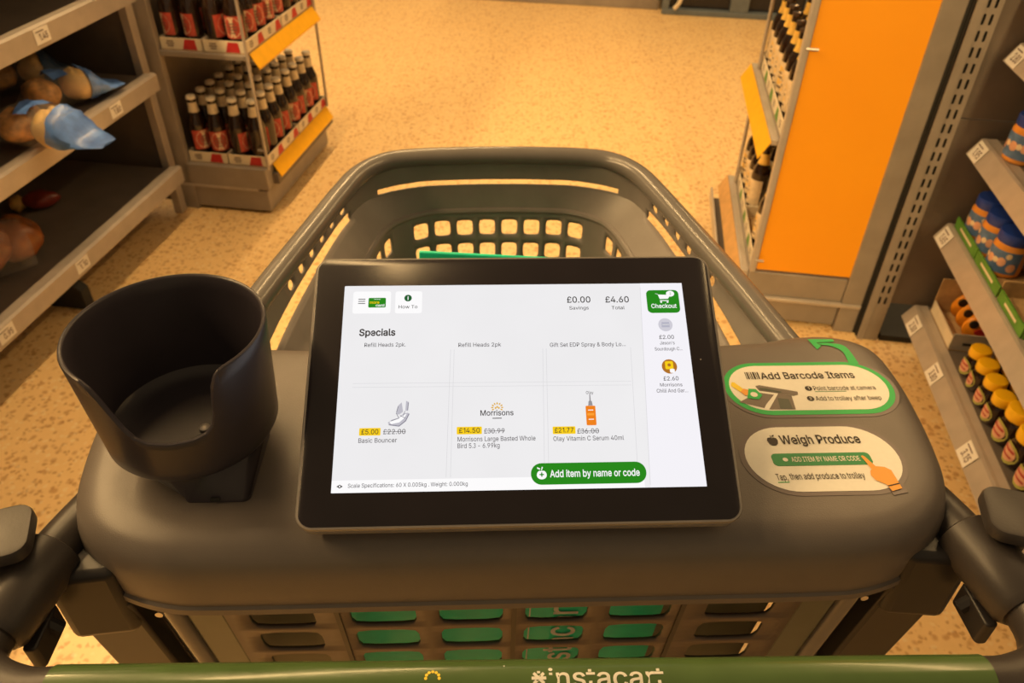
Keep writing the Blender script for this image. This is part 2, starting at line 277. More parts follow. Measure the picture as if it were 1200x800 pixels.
    103: (425, [[207,-151,156,-146,114,-132,97,-122,76,-104,51,-69,101,-41,131,-74,148,-85,169,-93,197,-97,222,-97,249,-92,272,-82,291,-67,298,-58,308,-34,311,-6,311,68,306,68,287,41,272,28,252,16,227,8,195,5,165,7,138,14,113,27,80,53,63,77,43,120,36,154,35,210,39,246,49,278,71,320,90,342,125,368,166,382,196,384,228,382,253,373,279,356,308,319,313,319,313,379,372,379,372,-9,367,-54,350,-90,334,-109,314,-124,291,-136,265,-144],[205,59,227,61,246,66,264,75,285,95,300,121,307,142,312,193,309,231,304,253,285,291,264,312,247,322,227,328,205,330,182,328,163,322,145,312,124,290,105,252,99,229,96,193,99,155,105,133,113,113,124,96,145,76,163,66,183,61]]),
    104: (410, [[114,227,114,0,53,0,53,509,114,509,114,287,102,287,116,319,132,344,152,362,187,379,227,384,264,380,295,369,321,349,335,331,346,310,355,271,357,0,296,0,295,249,286,286,273,304,246,323,223,328,192,328,161,317,141,303,126,283,117,257]]),
    105: (167, [[53,0,53,379,114,379,114,0],[84,443,67,446,54,455,44,468,41,483,44,499,54,512,67,521,84,524,100,521,114,512,123,499,126,483,123,468,114,455,100,446]]),
    107: (381, [[110,137,110,212,121,212,284,379,322,379,360,379,184,199,177,199],[53,0,53,509,114,509,114,0],[294,0,148,186,191,229,372,0]]),
    108: (189, [[139,-2,101,3,82,13,62,37,53,71,53,509,114,509,114,99,115,77,120,62,135,53,170,54,181,3]]),
    109: (610, [[53,0,53,379,112,379,112,295,108,295,118,323,127,339,144,358,158,368,180,379,219,386,257,380,287,361,303,342,314,320,321,295,312,295,322,321,343,350,372,371,398,381,437,386,468,383,506,367,529,346,541,328,550,307,556,269,557,0,496,0,496,254,493,279,485,298,473,313,447,326,419,330,395,328,368,316,349,296,338,270,335,247,335,0,274,0,274,260,272,280,265,297,246,317,220,328,199,330,171,326,145,312,126,289,117,266,114,238,114,0]]),
    110: (410, [[114,227,114,0,53,0,53,379,112,379,112,287,102,287,116,319,132,344,152,362,187,379,227,384,264,380,295,369,321,349,335,331,346,310,355,271,357,0,296,0,295,249,286,286,273,304,246,323,223,328,192,328,161,317,141,303,126,283,117,257]]),
    111: (415, [[207,-8,174,-5,144,3,117,16,82,46,56,85,44,116,37,150,34,187,37,225,44,260,56,291,82,330,117,360,144,374,174,382,207,384,241,382,271,374,299,360,333,330,359,291,371,260,379,225,381,187,379,150,371,116,359,85,333,46,299,16,271,3,241,-5],[207,46,231,49,252,55,270,66,285,80,298,97,311,128,318,163,319,187,316,224,311,247,298,278,285,296,270,310,252,321,231,328,207,330,184,328,163,321,145,310,130,296,118,278,105,247,99,224,96,187,99,151,105,128,118,97,130,80,145,66,163,55,184,49]]),
    112: (424, [[53,-143,53,379,112,379,112,319,118,319,137,346,152,360,171,373,188,379,218,384,245,384,287,374,325,352,354,320,376,277,385,245,390,189,385,133,370,84,346,45,313,16,288,3,260,-6,218,-8,189,-3,166,8,142,26,118,59,114,59,114,-143],[220,47,242,49,262,55,279,66,301,88,311,106,320,128,327,163,328,189,327,215,320,250,312,271,301,290,280,311,262,322,243,328,220,330,198,328,178,322,161,312,140,291,129,273,121,252,116,229,113,189,114,162,121,126,130,105,140,86,162,65,179,55,198,49]]),
    114: (259, [[53,0,53,379,112,379,112,321,115,321,130,347,144,361,161,373,191,383,243,384,243,322,198,325,166,318,140,301,122,277,115,254,114,237,114,0]]),
    115: (365, [[182,-8,157,-7,123,0,84,18,62,38,50,54,36,94,94,107,105,79,117,66,141,52,170,46,206,47,227,53,244,62,262,81,267,95,266,115,258,131,249,140,221,153,133,174,104,186,72,208,58,227,50,249,47,274,51,305,59,323,79,347,105,365,126,375,149,381,187,384,234,379,254,372,279,358,304,332,318,308,324,290,268,277,254,304,243,316,228,325,199,332,166,331,139,322,119,305,109,285,109,270,112,258,124,243,144,232,246,205,287,187,306,171,320,153,328,131,331,107,329,85,323,65,312,47,290,24,260,6,236,-2]]),
    116: (227, [[204,379,204,327,6,327,6,379],[65,471,126,471,126,98,128,76,136,61,150,53,172,50,202,54,213,2,172,-4,138,-1,113,7,102,14,84,30,72,52,65,93]]),
    117: (410, [[182,-5,158,-3,135,2,106,16,89,31,75,48,60,82,54,109,53,139,53,379,114,379,114,130,119,105,130,84,145,67,164,56,200,50,226,53,242,58,268,77,287,105,296,142,296,379,357,379,357,0,298,0,298,92,307,92,301,75,286,47,267,25,234,5,209,-3]]),
    118: (389, [[163,0,17,379,84,379,173,132,206,21,184,21,220,144,305,379,371,379,226,0]]),
    119: (567, [[138,0,23,379,87,379,161,107,175,41,165,41,192,163,252,379,316,379,392,91,402,41,391,41,413,135,480,379,545,379,429,0,368,0,316,181,277,338,291,338,258,207,199,0]]),
    120: (379, [[21,0,171,218,171,171,29,379,100,379,159,287,207,206,175,206,222,287,282,379,352,379,209,169,209,214,358,0,287,0,219,103,173,182,183,182,205,182,160,103,91,0]]),
    121: (389, [[47,-139,61,-86,99,-90,113,-86,126,-78,145,-51,163,-1,17,379,84,379,173,132,206,21,184,21,220,144,305,379,371,379,196,-77,171,-113,159,-124,139,-136,100,-145,73,-144]]),
    163: (425, [[37,41,37,57,55,59,69,64,80,74,90,95,93,125,85,373,92,414,102,439,116,461,134,480,156,495,194,510,224,515,252,515,277,511,300,504,330,487,355,463,374,433,385,398,387,385,328,377,323,400,307,429,292,443,273,453,240,459,210,456,186,446,168,430,152,403,146,369,153,127,150,100,135,75,113,58,76,45],[37,0,37,57,311,57,321,61,327,69,330,80,330,107,388,107,385,63,378,40,359,16,339,6,299,0],[37,229,37,280,311,280,311,229]]),
}
def area2(ct): 
    n = len(ct)//2; return sum(ct[2*k]*ct[(2*k+3) % (2*n)] - ct[(2*k+2) % (2*n)]*ct[2*k+1] for k in range(n))
_gc = {}
def glyph(code, bold):
    """filled mesh of one letter: every solid piece of it filled on its own, with the counters it contains"""
    if (code, bold) in _gc: return _gc[(code, bold)]
    cts = GLY[code][1]; vo, fo = [], []
    if cts:
        sg = 1 if area2(max(cts, key=lambda c: abs(area2(c)))) > 0 else -1
        solids = [c for c in cts if area2(c)*sg > 0]; holes = [c for c in cts if area2(c)*sg <= 0]
        for so in solids:
            bx = (min(so[0::2]), max(so[0::2]), min(so[1::2]), max(so[1::2]))
            mine = [h for h in holes if bx[0] < h[0] < bx[1] and bx[2] < h[1] < bx[3]]
            cu = bpy.data.curves.new('t', 'CURVE'); cu.dimensions = '2D'; cu.fill_mode = 'BOTH'; cu.offset = bold*0.48
            for ct in [so] + mine:
                sp = cu.splines.new('POLY'); sp.points.add(len(ct)//2 - 1); sp.use_cyclic_u = True
                for k, pt in enumerate(sp.points): pt.co = (ct[2*k]/1000.0, ct[2*k+1]/1000.0, 0, 1)
            ob = bpy.data.objects.new('t', cu); C.objects.link(ob)
            dg = bpy.context.evaluated_depsgraph_get(); me = bpy.data.meshes.new_from_object(ob.evaluated_get(dg))
            o = len(vo); vo += [tuple(v.co) for v in me.vertices]; fo += [tuple(i + o for i in p.vertices) for p in me.polygons]
            bpy.data.objects.remove(ob); bpy.data.meshes.remove(me); bpy.data.curves.remove(cu)
    _gc[(code, bold)] = (vo, fo); return vo, fo
def text_shape(s, bold):
    vs_, fs, x = [], [], 0.0
    for c in s:
        v, f = glyph(ord(c), bold); o = len(vs_)
        vs_ += [(a + x, b_, 0) for a, b_, _ in v]; fs += [tuple(i + o for i in q) for q in f]
        x += GLY[ord(c)][0]/1000.0
    return vs_, fs
def put_text(mb, s, x0, x1, y, h, z=0.0, bold=0.0, rot=0.0):
    vs_, fs = text_shape(s, bold)
    if not vs_: return
    ax = min(v[0] for v in vs_); bx = max(v[0] for v in vs_); k = (x1 - x0) / (bx - ax); ky = h / 0.509
    c_, s_ = math.cos(rot), math.sin(rot)
    out = []
    for v in vs_:
        px, py = (v[0] - ax) * k, v[1] * ky
        out.append((x0 + px*c_ - py*s_, y + px*s_ + py*c_, z))
    mb.add(out, fs)

# ------------------------------------------------------------------ floor and far walls
fm = bpy.data.materials.new('speckled_floor'); fm.use_nodes = True
N, L = fm.node_tree.nodes, fm.node_tree.links; b = N['Principled BSDF']
tc = N.new('ShaderNodeTexCoord')
def vor(scale, t0, t1):
    wn = N.new('ShaderNodeTexNoise'); wn.inputs['Scale'].default_value = scale*0.8
    L.new(tc.outputs['Object'], wn.inputs['Vector'])
    mx = N.new('ShaderNodeMix'); mx.data_type = 'RGBA'; mx.inputs['Factor'].default_value = 0.018
    L.new(tc.outputs['Object'], mx.inputs['A']); L.new(wn.outputs['Color'], mx.inputs['B'])
    v = N.new('ShaderNodeTexVoronoi'); v.inputs['Scale'].default_value = scale; L.new(mx.outputs['Result'], v.inputs['Vector'])
    r = N.new('ShaderNodeValToRGB'); r.color_ramp.elements[0].position = t0; r.color_ramp.elements[0].color = (1,1,1,1)
    r.color_ramp.elements[1].position = t1; r.color_ramp.elements[1].color = (0,0,0,1)
    L.new(v.outputs['Distance'], r.inputs[0])
    # only some of the cells carry a chip
    sp = N.new('ShaderNodeSeparateColor'); L.new(v.outputs['Color'], sp.inputs[0])
    gt = N.new('ShaderNodeMath'); gt.operation = 'GREATER_THAN'; gt.inputs[1].default_value = 0.55; L.new(sp.outputs[0], gt.inputs[0])
    mu = N.new('ShaderNodeMath'); mu.operation = 'MULTIPLY'; L.new(r.outputs[0], mu.inputs[0]); L.new(gt.outputs[0], mu.inputs[1])
    return mu.outputs[0]
def mixc(a, bcol, fac, k=1.0):
    mx = N.new('ShaderNodeMix'); mx.data_type = 'RGBA'
    if hasattr(a, 'links'): L.new(a, mx.inputs['A'])
    else: mx.inputs['A'].default_value = (*a, 1)
    mx.inputs['B'].default_value = (*bcol, 1)
    if k != 1.0:
        mu = N.new('ShaderNodeMath'); mu.operation = 'MULTIPLY'; mu.inputs[1].default_value = k; L.new(fac, mu.inputs[0]); fac = mu.outputs[0]
    L.new(fac, mx.inputs['Factor']); return mx.outputs['Result']
big = N.new('ShaderNodeTexNoise'); big.inputs['Scale'].default_value = 1.3; big.inputs['Detail'].default_value = 3; L.new(tc.outputs['Object'], big.inputs['Vector'])
col = mixc((0.95, 0.69, 0.36), (0.84, 0.56, 0.26), big.outputs[0], 0.8)
fine = N.new('ShaderNodeTexNoise'); fine.inputs['Scale'].default_value = 38; fine.inputs['Detail'].default_value = 5; L.new(tc.outputs['Object'], fine.inputs['Vector'])
col = mixc(col, (0.62, 0.40, 0.15), fine.outputs[0], 0.35)
col = mixc(col, (0.45, 0.18, 0.05), vor(42, 0.22, 0.46), 0.55)
col = mixc(col, (0.45, 0.20, 0.06), vor(75, 0.25, 0.5), 0.6)
col = mixc(col, (0.92, 0.80, 0.55), vor(55, 0.2, 0.4), 0.4)
L.new(col, b.inputs['Base Color'])
rr = N.new('ShaderNodeMapRange'); rr.inputs['To Min'].default_value = 0.28; rr.inputs['To Max'].default_value = 0.45
L.new(big.outputs[0], rr.inputs[0]); L.new(rr.outputs[0], b.inputs['Roughness'])
fl = MB().box(-9, 9, -3, 12, -0.05, 0.0).build('floor', fm); tag(fl, kind='structure')
WALLM = mat('painted_wall', (0.55, 0.50, 0.44), 0.7, var=0.05)
w = MB().box(-9, 9, 11.9, 12, 0, 3.6).build('wall_back', WALLM); tag(w, kind='structure')

# ------------------------------------------------------------------ small shared builders
def price_tag(parent, lipface, y, z, txt, side, w=0.062, h=0.040):
    """paper ticket clipped in a shelf lip; side=+1 faces +x (text runs to +y), -1 faces -x; lipface(z)->x of the lip surface"""
    def place(u, v, d):
        zz = z + v; return (lipface(zz) + side*d, y + (u if side > 0 else -u), zz)
    mb = MB(); mb.add([place(-w/2,-h/2,0.0015), place(w/2,-h/2,0.0015), place(w/2,h/2,0.0015), place(-w/2,h/2,0.0015),
                       place(-w/2,-h/2,0.0003), place(w/2,-h/2,0.0003), place(w/2,h/2,0.0003), place(-w/2,h/2,0.0003)],
                      [(0,1,2,3),(7,6,5,4),(0,4,5,1),(1,5,6,2),(2,6,7,3),(3,7,4,0)])
    o = mb.build('price_tag', TAG, parent)
    t = MB(); put_text(t, txt, -0.014, 0.022, -0.011, 0.017, 0, 0.02)
    t.add([(-0.025, 0.011, 0), (0.010, 0.011, 0), (0.010, 0.0135, 0), (-0.025, 0.0135, 0)], [(0,1,2,3)])
    tag(t.tf(lambda v: place(v.x, v.y, 0.0022)).build('tag_print', TAGINK, parent), kind='stuff')

# ------------------------------------------------------------------ LEFT SHELVING
R0 = (0, 0, -SY)
def sroot(name, x, y, label, cat, group=None, rz=0.0):
    return empty(name, S(x, y, 0), -SY + rz, label, cat, group)
lg = sroot('shelving_unit', 0, 0, 'long grey metal shelving unit on the left holding bagged bread', 'shelving')
lg.location = (0, 0, 0)
def lipfaceL(z): return -1.615 - 0.0
for k, (zb, lh) in enumerate(((0.150, 0.060), (0.497, 0.058), (0.790, 0.060), (1.10, 0.06))):  # the topmost shelf is out of view, added to shade the interior
    sh = MB(); zt = zb + lh
    sh.box(-2.12, -1.66, 0.2, 2.455, zt - 0.035, zt - 0.012)
    for j in range(8):                                              # shallow pressed grooves across the deck
        pass
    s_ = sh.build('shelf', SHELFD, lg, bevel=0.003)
    lp = MB()
    lp.loft([[(x, y, z) for x, z in ((-1.615, zb), (-1.615, zt - 0.006), (-1.621, zt), (-1.634, zt), (-1.640, zt - 0.005), (-1.66, zt - 0.005),
              (-1.66, zt - 0.03), (-1.622, zt - 0.03), (-1.622, zb))] for y in (0.2, 2.46)])
    lp.build('shelf_lip', LIP, s_)
    tags = {0: [(1.819, '1.10'), (1.463, '0.95')], 1: [(2.196, '1.80')], 2: [(1.985, '1.45')], 3: []}[k]
    for y, t in tags: price_tag(s_, lipfaceL, y, zb + lh/2 + 0.001, t, 1)
    if k < 3:
        br = MB(); br.loft([[(x, y, z) for x, z in ((-2.12, zt - 0.16), (-2.12, zt - 0.02), (-1.67, zt - 0.02), (-1.67, zt - 0.05))] for y in (2.456, 2.464)])
        br.build('shelf_bracket', SHELF, s_)
for x0, x1 in ((-1.70, -1.668), (-2.16, -2.12)):
    MB().box(x0, x1, 2.47, 2.51, 0.0, 1.75).build('upright', LIP if x0 > -2 else SHELF, lg, bevel=0.003)
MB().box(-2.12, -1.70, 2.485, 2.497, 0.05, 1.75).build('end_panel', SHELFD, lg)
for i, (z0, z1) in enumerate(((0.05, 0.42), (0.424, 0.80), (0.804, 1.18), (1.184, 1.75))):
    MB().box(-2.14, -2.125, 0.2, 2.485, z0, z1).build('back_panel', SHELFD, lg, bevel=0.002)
for y in (1.84, 0.9):
    MB().loft([[(x, yy, z) for x, z in ((-2.1, 0.0), (-1.66, 0.0), (-1.66, 0.07), (-1.75, 0.152), (-2.1, 0.152))] for yy in (y-0.02, y+0.02)]).build('foot', RUBBER, lg, bevel=0.003)

# bread bags: golden rolls in clear film with a printed end
BREAD = mat('bread_crust', (0.66, 0.33, 0.09), 0.5, var=0.45, scale=40, bump=0.6, bscale=60)
BREADC = mat('pale_bread', (0.80, 0.55, 0.24), 0.5, var=0.2, scale=22, bump=0.4, bscale=60)
BREADD = mat('dark_crust', (0.26, 0.085, 0.018), 0.35, var=0.5, scale=14, bump=0.5, bscale=40)
BLUE = mat('blue_bag_film', (0.12, 0.27, 0.85), 0.36, var=0.35, scale=25, coat=0.2, bump=1.0, bscale=70)
BLUED = mat('dark_blue_film', (0.04, 0.09, 0.20), 0.28, var=0.25, scale=25, coat=0.4)
CLEAR = bpy.data.materials.new('clear_film'); CLEAR.use_nodes = True
_b = CLEAR.node_tree.nodes['Principled BSDF']; _b.inputs['Roughness'].default_value = 0.12; _b.inputs['Alpha'].default_value = 0.10
_n = CLEAR.node_tree.nodes.new('ShaderNodeTexNoise'); _n.inputs['Scale'].default_value = 30
_bp = CLEAR.node_tree.nodes.new('ShaderNodeBump'); _bp.inputs['Strength'].default_value = 0.6
CLEAR.node_tree.links.new(_n.outputs[0], _bp.inputs['Height']); CLEAR.node_tree.links.new(_bp.outputs[0], _b.inputs['Normal'])
_b.inputs['Base Color'].default_value = (0.9, 0.9, 0.9, 1)
def blob(cx, cy, cz, rx, ry, rz, seed, n=20, m_=12, amp=0.06, flat=0.0):
    rnd = random.Random(seed); ph = [rnd.uniform(0, 6.28) for _ in range(6)]
    mb = MB(); rings = []
    for j in range(1, m_):
        t = PI * j / m_ - PI/2; ring = []
        for i in range(n):
            a = 2*PI*i/n
            k = 1 + amp*(math.sin(3*a + ph[0] + 2*t) + 0.6*math.sin(5*a + ph[1] - 3*t) + 0.4*math.sin(2*a*3 + ph[2] + 5*t))
            z = math.sin(t); z = max(z, -1 + flat)
            ring.append((cx + rx*k*math.cos(t)*math.cos(a), cy + ry*k*math.cos(t)*math.sin(a), cz + rz*z*k))
        rings.append(ring)
    return mb.loft(rings)
def bread_bag(x, y, z, rz, label, tilt=0.0, film=BLUE, rolls=None, end=True, group=None, sc=1.0, cat='bread'):
    r = empty('bread_bag', S(x, y, z), -SY + rz, label, cat, group); r.rotation_euler = (0, tilt, -SY + rz); r.scale = (sc, sc, sc)
    rolls = rolls or [(-0.085, 0.01, 0.055, 0.075, 0.05, BREAD), (0.03, -0.005, 0.052, 0.065, 0.055, BREADC)]
    for i, (bx, by, a, bb, cc, mm) in enumerate(rolls):
        bl = blob(bx, by, cc, a, bb, cc, i*7 + int(x*100), n=32, m_=20, amp=0.03, flat=0.25)
        for v in bl.v:                                             # the split across the crust
            d = abs((v.x - bx)*0.35 + (v.y - by) - 0.004)
            if v.z > cc: v.z -= 0.012*max(0.0, 1 - d/0.014)
        bl.build('bread_roll', mm, r, smooth=True)
    # flattened bag sleeve, oval sections along x, twisted shut at the ends
    def sleeve(sec, seed):
        rnd = random.Random(seed); rings = []
        for xx, w_, h_ in sec:
            rings.append([(xx + 0.004*math.sin(3*a_), w_*(1+0.07*math.sin(5*a_+xx*90+seed))*math.cos(a_), max(0.001, 0.052 + h_*(1+0.08*math.sin(4*a_+xx*70))*math.sin(a_) - (0.052 - h_)*0.6)) for a_ in [2*PI*i/20 for i in range(20)]])
        return MB().loft(rings)
    sleeve([(-0.165, 0.045, 0.006), (-0.15, 0.055, 0.022), (-0.12, 0.07, 0.048), (-0.05, 0.08, 0.056), (0.03, 0.078, 0.056), (0.075, 0.072, 0.05)], 3).build('clear_bag', CLEAR, r, smooth=True)
    if end:
        sleeve([(0.050, 0.072, 0.058), (0.072, 0.070, 0.052), (0.092, 0.068, 0.036), (0.112, 0.066, 0.020), (0.135, 0.058, 0.010), (0.160, 0.046, 0.005), (0.178, 0.036, 0.002), (0.181, 0.034, 0.001)], 5).build('printed_bag_end', film, r, smooth=True)
        sl = sleeve([(-0.055, 0.0815, 0.059), (-0.03, 0.082, 0.060), (-0.005, 0.081, 0.0595)], 5); 
        keep = [f for f in sl.f if len(f) == 4 and all(0.35 < math.atan2(sl.v[i].z - 0.05, sl.v[i].y) < 2.3 for i in f)]
        sl.f = keep; sl.build('printed_patch', film, r, smooth=True)
    return r
bread_bag(-1.60, 1.862, 0.556, -0.06, 'clear bread bag with pale blue tip poking over the lip of the middle left shelf')
bread_bag(-1.735, 2.165, 0.5555, 1.05, 'blue-ended bread bag lying near the far end of the middle left shelf', sc=0.92)
bread_bag(-1.95, 2.27, 0.5555, 0.7, 'dark blue bread bag at the back of the middle left shelf', film=BLUED, sc=0.95)
bread_bag(-1.80, 1.70, 0.2105, 0.8, 'glossy bag of dark-crusted loaves on the bottom left shelf', end=False, sc=1.35,
          rolls=[(-0.05, 0.0, 0.10, 0.075, 0.06, BREADD), (0.055, 0.03, 0.055, 0.06, 0.05, BREADD)])
REDF = mat('red_packet_film', (0.22, 0.03, 0.02), 0.3, var=0.3, coat=0.3); YEF = mat('tan_packet_film', (0.60, 0.36, 0.10), 0.35, var=0.3)
rp = empty('snack_packet', S(-1.93, 2.10, 0.199), -SY + 0.5, 'small red and tan packet at the back of the bottom left shelf', 'packet')
blob(0, 0, 0.03, 0.06, 0.035, 0.03, 3, flat=0.2).build('packet', REDF, rp, smooth=True)
blob(-0.07, 0.0, 0.026, 0.026, 0.032, 0.026, 4, flat=0.2).build('packet_end', YEF, rp, smooth=True)

# ------------------------------------------------------------------ bottles
def lab_patch(rad, z0, z1, a0, a1, n=8):
    mb = MB(); pts = []
    for i in range(n + 1):
        a = a0 + (a1 - a0)*i/n; pts += [(rad*math.cos(a), rad*math.sin(a), z0), (rad*math.cos(a), rad*math.sin(a), z1)]
    return mb.add(pts, [(2*i, 2*i+2, 2*i+3, 2*i+1) for i in range(n)])
def lab_oval(rad, zc, rz_, a0, ra, n=14):
    pts = [(rad*math.cos(a0), rad*math.sin(a0), zc)]
    for i in range(n):
        t = 2*PI*i/n; a = a0 + ra*math.cos(t); pts.append((rad*math.cos(a), rad*math.sin(a), zc + rz_*math.sin(t)))
    return MB().add(pts, [(0, i+1, (i+1) % n + 1) for i in range(n)])
def make_beer():
    r = empty('beer_bottle', (0, 0, 0))
    MB().lathe([(0.024,0.0),(0.0325,0.004),(0.0335,0.012),(0.0335,0.128),(0.0310,0.146),(0.0235,0.166),(0.0180,0.182),(0.0158,0.20),(0.0148,0.236)], 16).build('glass_body', BGLASS, r, smooth=True)
    MB().lathe([(0.0200,0.181),(0.0182,0.196),(0.0172,0.214),(0.0165,0.217)], 14).build('neck_foil', FOIL, r, smooth=True)
    cp = MB(); n = 18
    cp.loft([[((q + (0.0008 if i % 2 else 0))*math.cos(2*PI*i/n), (q + (0.0008 if i % 2 else 0))*math.sin(2*PI*i/n), z) for i in range(n)] for q, z in ((0.0176,0.2290),(0.0178,0.236),(0.0158,0.2410),(0.010,0.2420))])
    cp.build('crown_cap', CAPM, r, smooth=True)
    l = lab_patch(0.0341, 0.045, 0.118, -1.25, 1.25, 10).build('label', LRED, r, smooth=True)
    lab_oval(0.0345, 0.082, 0.034, 0.0, 0.90).build('label_oval', LCRM, l, smooth=True)
    q = MB()
    for k, (zz, ww) in enumerate(((0.094,0.35),(0.084,0.55),(0.074,0.5),(0.064,0.35))):
        p = lab_patch(0.0348, zz-0.002, zz+0.002, -ww, ww, 4); q.add(p.v, p.f)
    q.build('label_print', LINK, l)
    return r
beer0 = make_beer()
ORD = ['first', 'second', 'third', 'fourth', 'fifth', 'sixth', 'seventh', 'eighth', 'ninth', 'tenth']

# ------------------------------------------------------------------ LEFT END DISPLAY
ld = sroot('bottle_display', 0, 0, 'grey end-of-aisle display stand stacked with brown beer bottles', 'display stand')
ld.location = (0, 0, 0)
Y0, Y1 = 2.52, 3.18
MB().box(-1.68, -1.315, Y0, Y1, 0.105, 0.190).build('base_deck', SHELF, ld, bevel=0.004)
MB().box(-1.68, -1.325, Y0 + 0.006, Y1 - 0.006, 0.012, 0.098).build('kick_plate', SHELF, ld, bevel=0.004)
MB().box(-1.66, -1.35, Y0 + 0.012, Y1 - 0.01, 0.094, 0.11).build('plinth_gap', RUBBER, ld)
MB().box(-1.68, -1.36, Y0 - 0.001, Y0 + 0.02, 0.098, 0.108).build('ledge_rail', LIP, ld)
MB().box(-1.315, -1.292, Y0 + 0.05, Y1, 0.11, 0.155).build('bumper_rail', SHELFD, ld, bevel=0.003)
MB().box(-1.700, -1.625, Y0, Y0 + 0.03, 0.0, 1.75).build('side_post', SHELF, ld, bevel=0.003)
MB().box(-1.662, -1.655, Y0 + 0.03, Y1, 0.19, 1.75).build('back_panel', SHELFD, ld)
def rod(x, y, r=0.0045, z0=0.19, z1=1.75): MB().tube([(x, y, z0), (x, y, z1)], r, 10).build('wire_post', LIP, ld, smooth=True)
rod(-1.304, 2.527, 0.0058); rod(-1.304, Y1 - 0.01, 0.006)
MB().box(-1.655, -1.635, Y1 - 0.04, Y1, 0.19, 1.75).build('side_post', SHELF, ld, bevel=0.003)
MB().tube([(-1.304, 2.53, 0.262), (-1.335, 2.535, 0.262)], 0.004, 8).build('wire_clip', LIP, ld, smooth=True)
def ystrip(parent, side, xo, z, ya, yb, m_=YSTRIP):
    mb = MB(); mb.loft([[(xo + side*dx, y, z + dz) for dx, dz in ((0, 0.052), (0.002, 0.055), (0.030, 0.006), (0.028, 0.0))] for y in (ya, yb)])
    return mb.build('price_strip', m_, parent, bevel=0.001)
ystrip(ld, 1, -1.312, 0.135, Y0 + 0.06, Y1 - 0.01)
sh2 = MB().box(-1.655, -1.312, Y0 + 0.005, Y1 - 0.005, 0.592, 0.609).build('shelf', SHELF, ld, bevel=0.002)
ystrip(sh2, 1, -1.311, 0.552, Y0 + 0.04, Y1 - 0.01)
sh3 = MB().box(-1.655, -1.312, Y0 + 0.005, Y1 - 0.005, 1.05, 1.067).build('shelf', SHELF, ld, bevel=0.002)
def tray(x0, x1, y0, y1, z, label, group, side, motif='red'):
    r = empty('bottle_tray', S((x0+x1)/2, (y0+y1)/2, z), -SY, label, 'tray', group)
    w_, d_ = x1 - x0, y1 - y0; h = 0.042; t = 0.003
    MB().box(-w_/2, w_/2, -d_/2, d_/2, 0.0, t).build('tray_base', CARD, r)
    for nm, bx in (('tray_wall', (-w_/2, w_/2, -d_/2, -d_/2+t)), ('tray_wall', (-w_/2, w_/2, d_/2-t, d_/2)), ('tray_wall', (-w_/2, -w_/2+t, -d_/2, d_/2)), ('tray_wall', (w_/2-t, w_/2, -d_/2, d_/2))):
        wl = MB().box(*bx, t, h).build(nm, CARDW, r)
    mc = REDC if motif == 'red' else GRNC
    # printed slanted blocks and lines of lettering on the two walls that show
    fr = MB(); yv = -d_/2 - 0.0006
    fr.add([(w_*0.02, yv, 0.004), (w_*0.36, yv, 0.004), (w_*0.34, yv, h-0.004), (w_*0.10, yv, h-0.004)], [(0,1,2,3)])
    xv = side*(w_/2 + 0.0006)
    for c0 in (-d_*0.25, d_*0.25):
        fr.add([(xv, c0+0.02, 0.004), (xv, c0+0.075, 0.004), (xv, c0+0.06, h-0.004), (xv, c0+0.03, h-0.004)], [(0,1,2,3)])
    fr.build('printed_block', mc, r)
    pr = MB()
    for zz, ww in ((0.030, 0.024), (0.022, 0.030), (0.014, 0.022)):
        pr.add([(-w_*0.26-ww/2, yv, zz-0.002), (-w_*0.26+ww/2, yv, zz-0.002), (-w_*0.26+ww/2, yv, zz+0.002), (-w_*0.26-ww/2, yv, zz+0.002)], [(0,1,2,3)])
        for c0 in (-d_*0.25, d_*0.25):
            pr.add([(xv, c0-0.03-ww/2, zz-0.002), (xv, c0-0.03+ww/2, zz-0.002), (xv, c0-0.03+ww/2, zz+0.002), (xv, c0-0.03-ww/2, zz+0.002)], [(0,1,2,3)])
    pr.build('printed_lines', LINK, r)
    return r
first = [True]
def put(proto, name, x, y, z, rz, label, group, cat='bottle'):
    if proto.get('used'):
        o = copy_tree(proto)
    else: o = proto; proto['used'] = 1
    o.location = S(x, y, z); o.rotation_euler = (0, 0, rz); tag(o, label, cat, group)
    return o
for lv, (z, nm) in enumerate(((0.1905, 'bottom'), (0.6095, 'upper'))):
    xs0 = -1.622
    for i in range(2):
        for j in range(2):
            tray(xs0 + i*0.157, xs0 + i*0.157 + 0.154, Y0 + 0.022 + j*0.318, Y0 + 0.022 + j*0.318 + 0.314, z,
                 f'red and cream bottle tray, {nm} shelf of left display, {"near" if j == 0 else "far"} {"left" if i == 0 else "right"} one', 'cardboard trays in the left bottle display', 1)
    for j in range(8):
        for i in range(4):
            x = xs0 + 0.0385 + (i//2)*0.157 + (i % 2)*0.0765; y = Y0 + 0.062 + (j % 4)*0.0765 + (j//4)*0.318
            o = put(beer0, 'beer_bottle', x, y, z + 0.0035, random.choice([-PI/2, -PI/2 + 0.5, -0.6, 0.1, -2.2, 1.5, -1.2]) - SY,
                f'brown beer bottle, {nm} shelf of left display, row {ORD[j]} back, {ORD[i]} from left',
                f'beer bottles on the {nm} shelf of the left display')

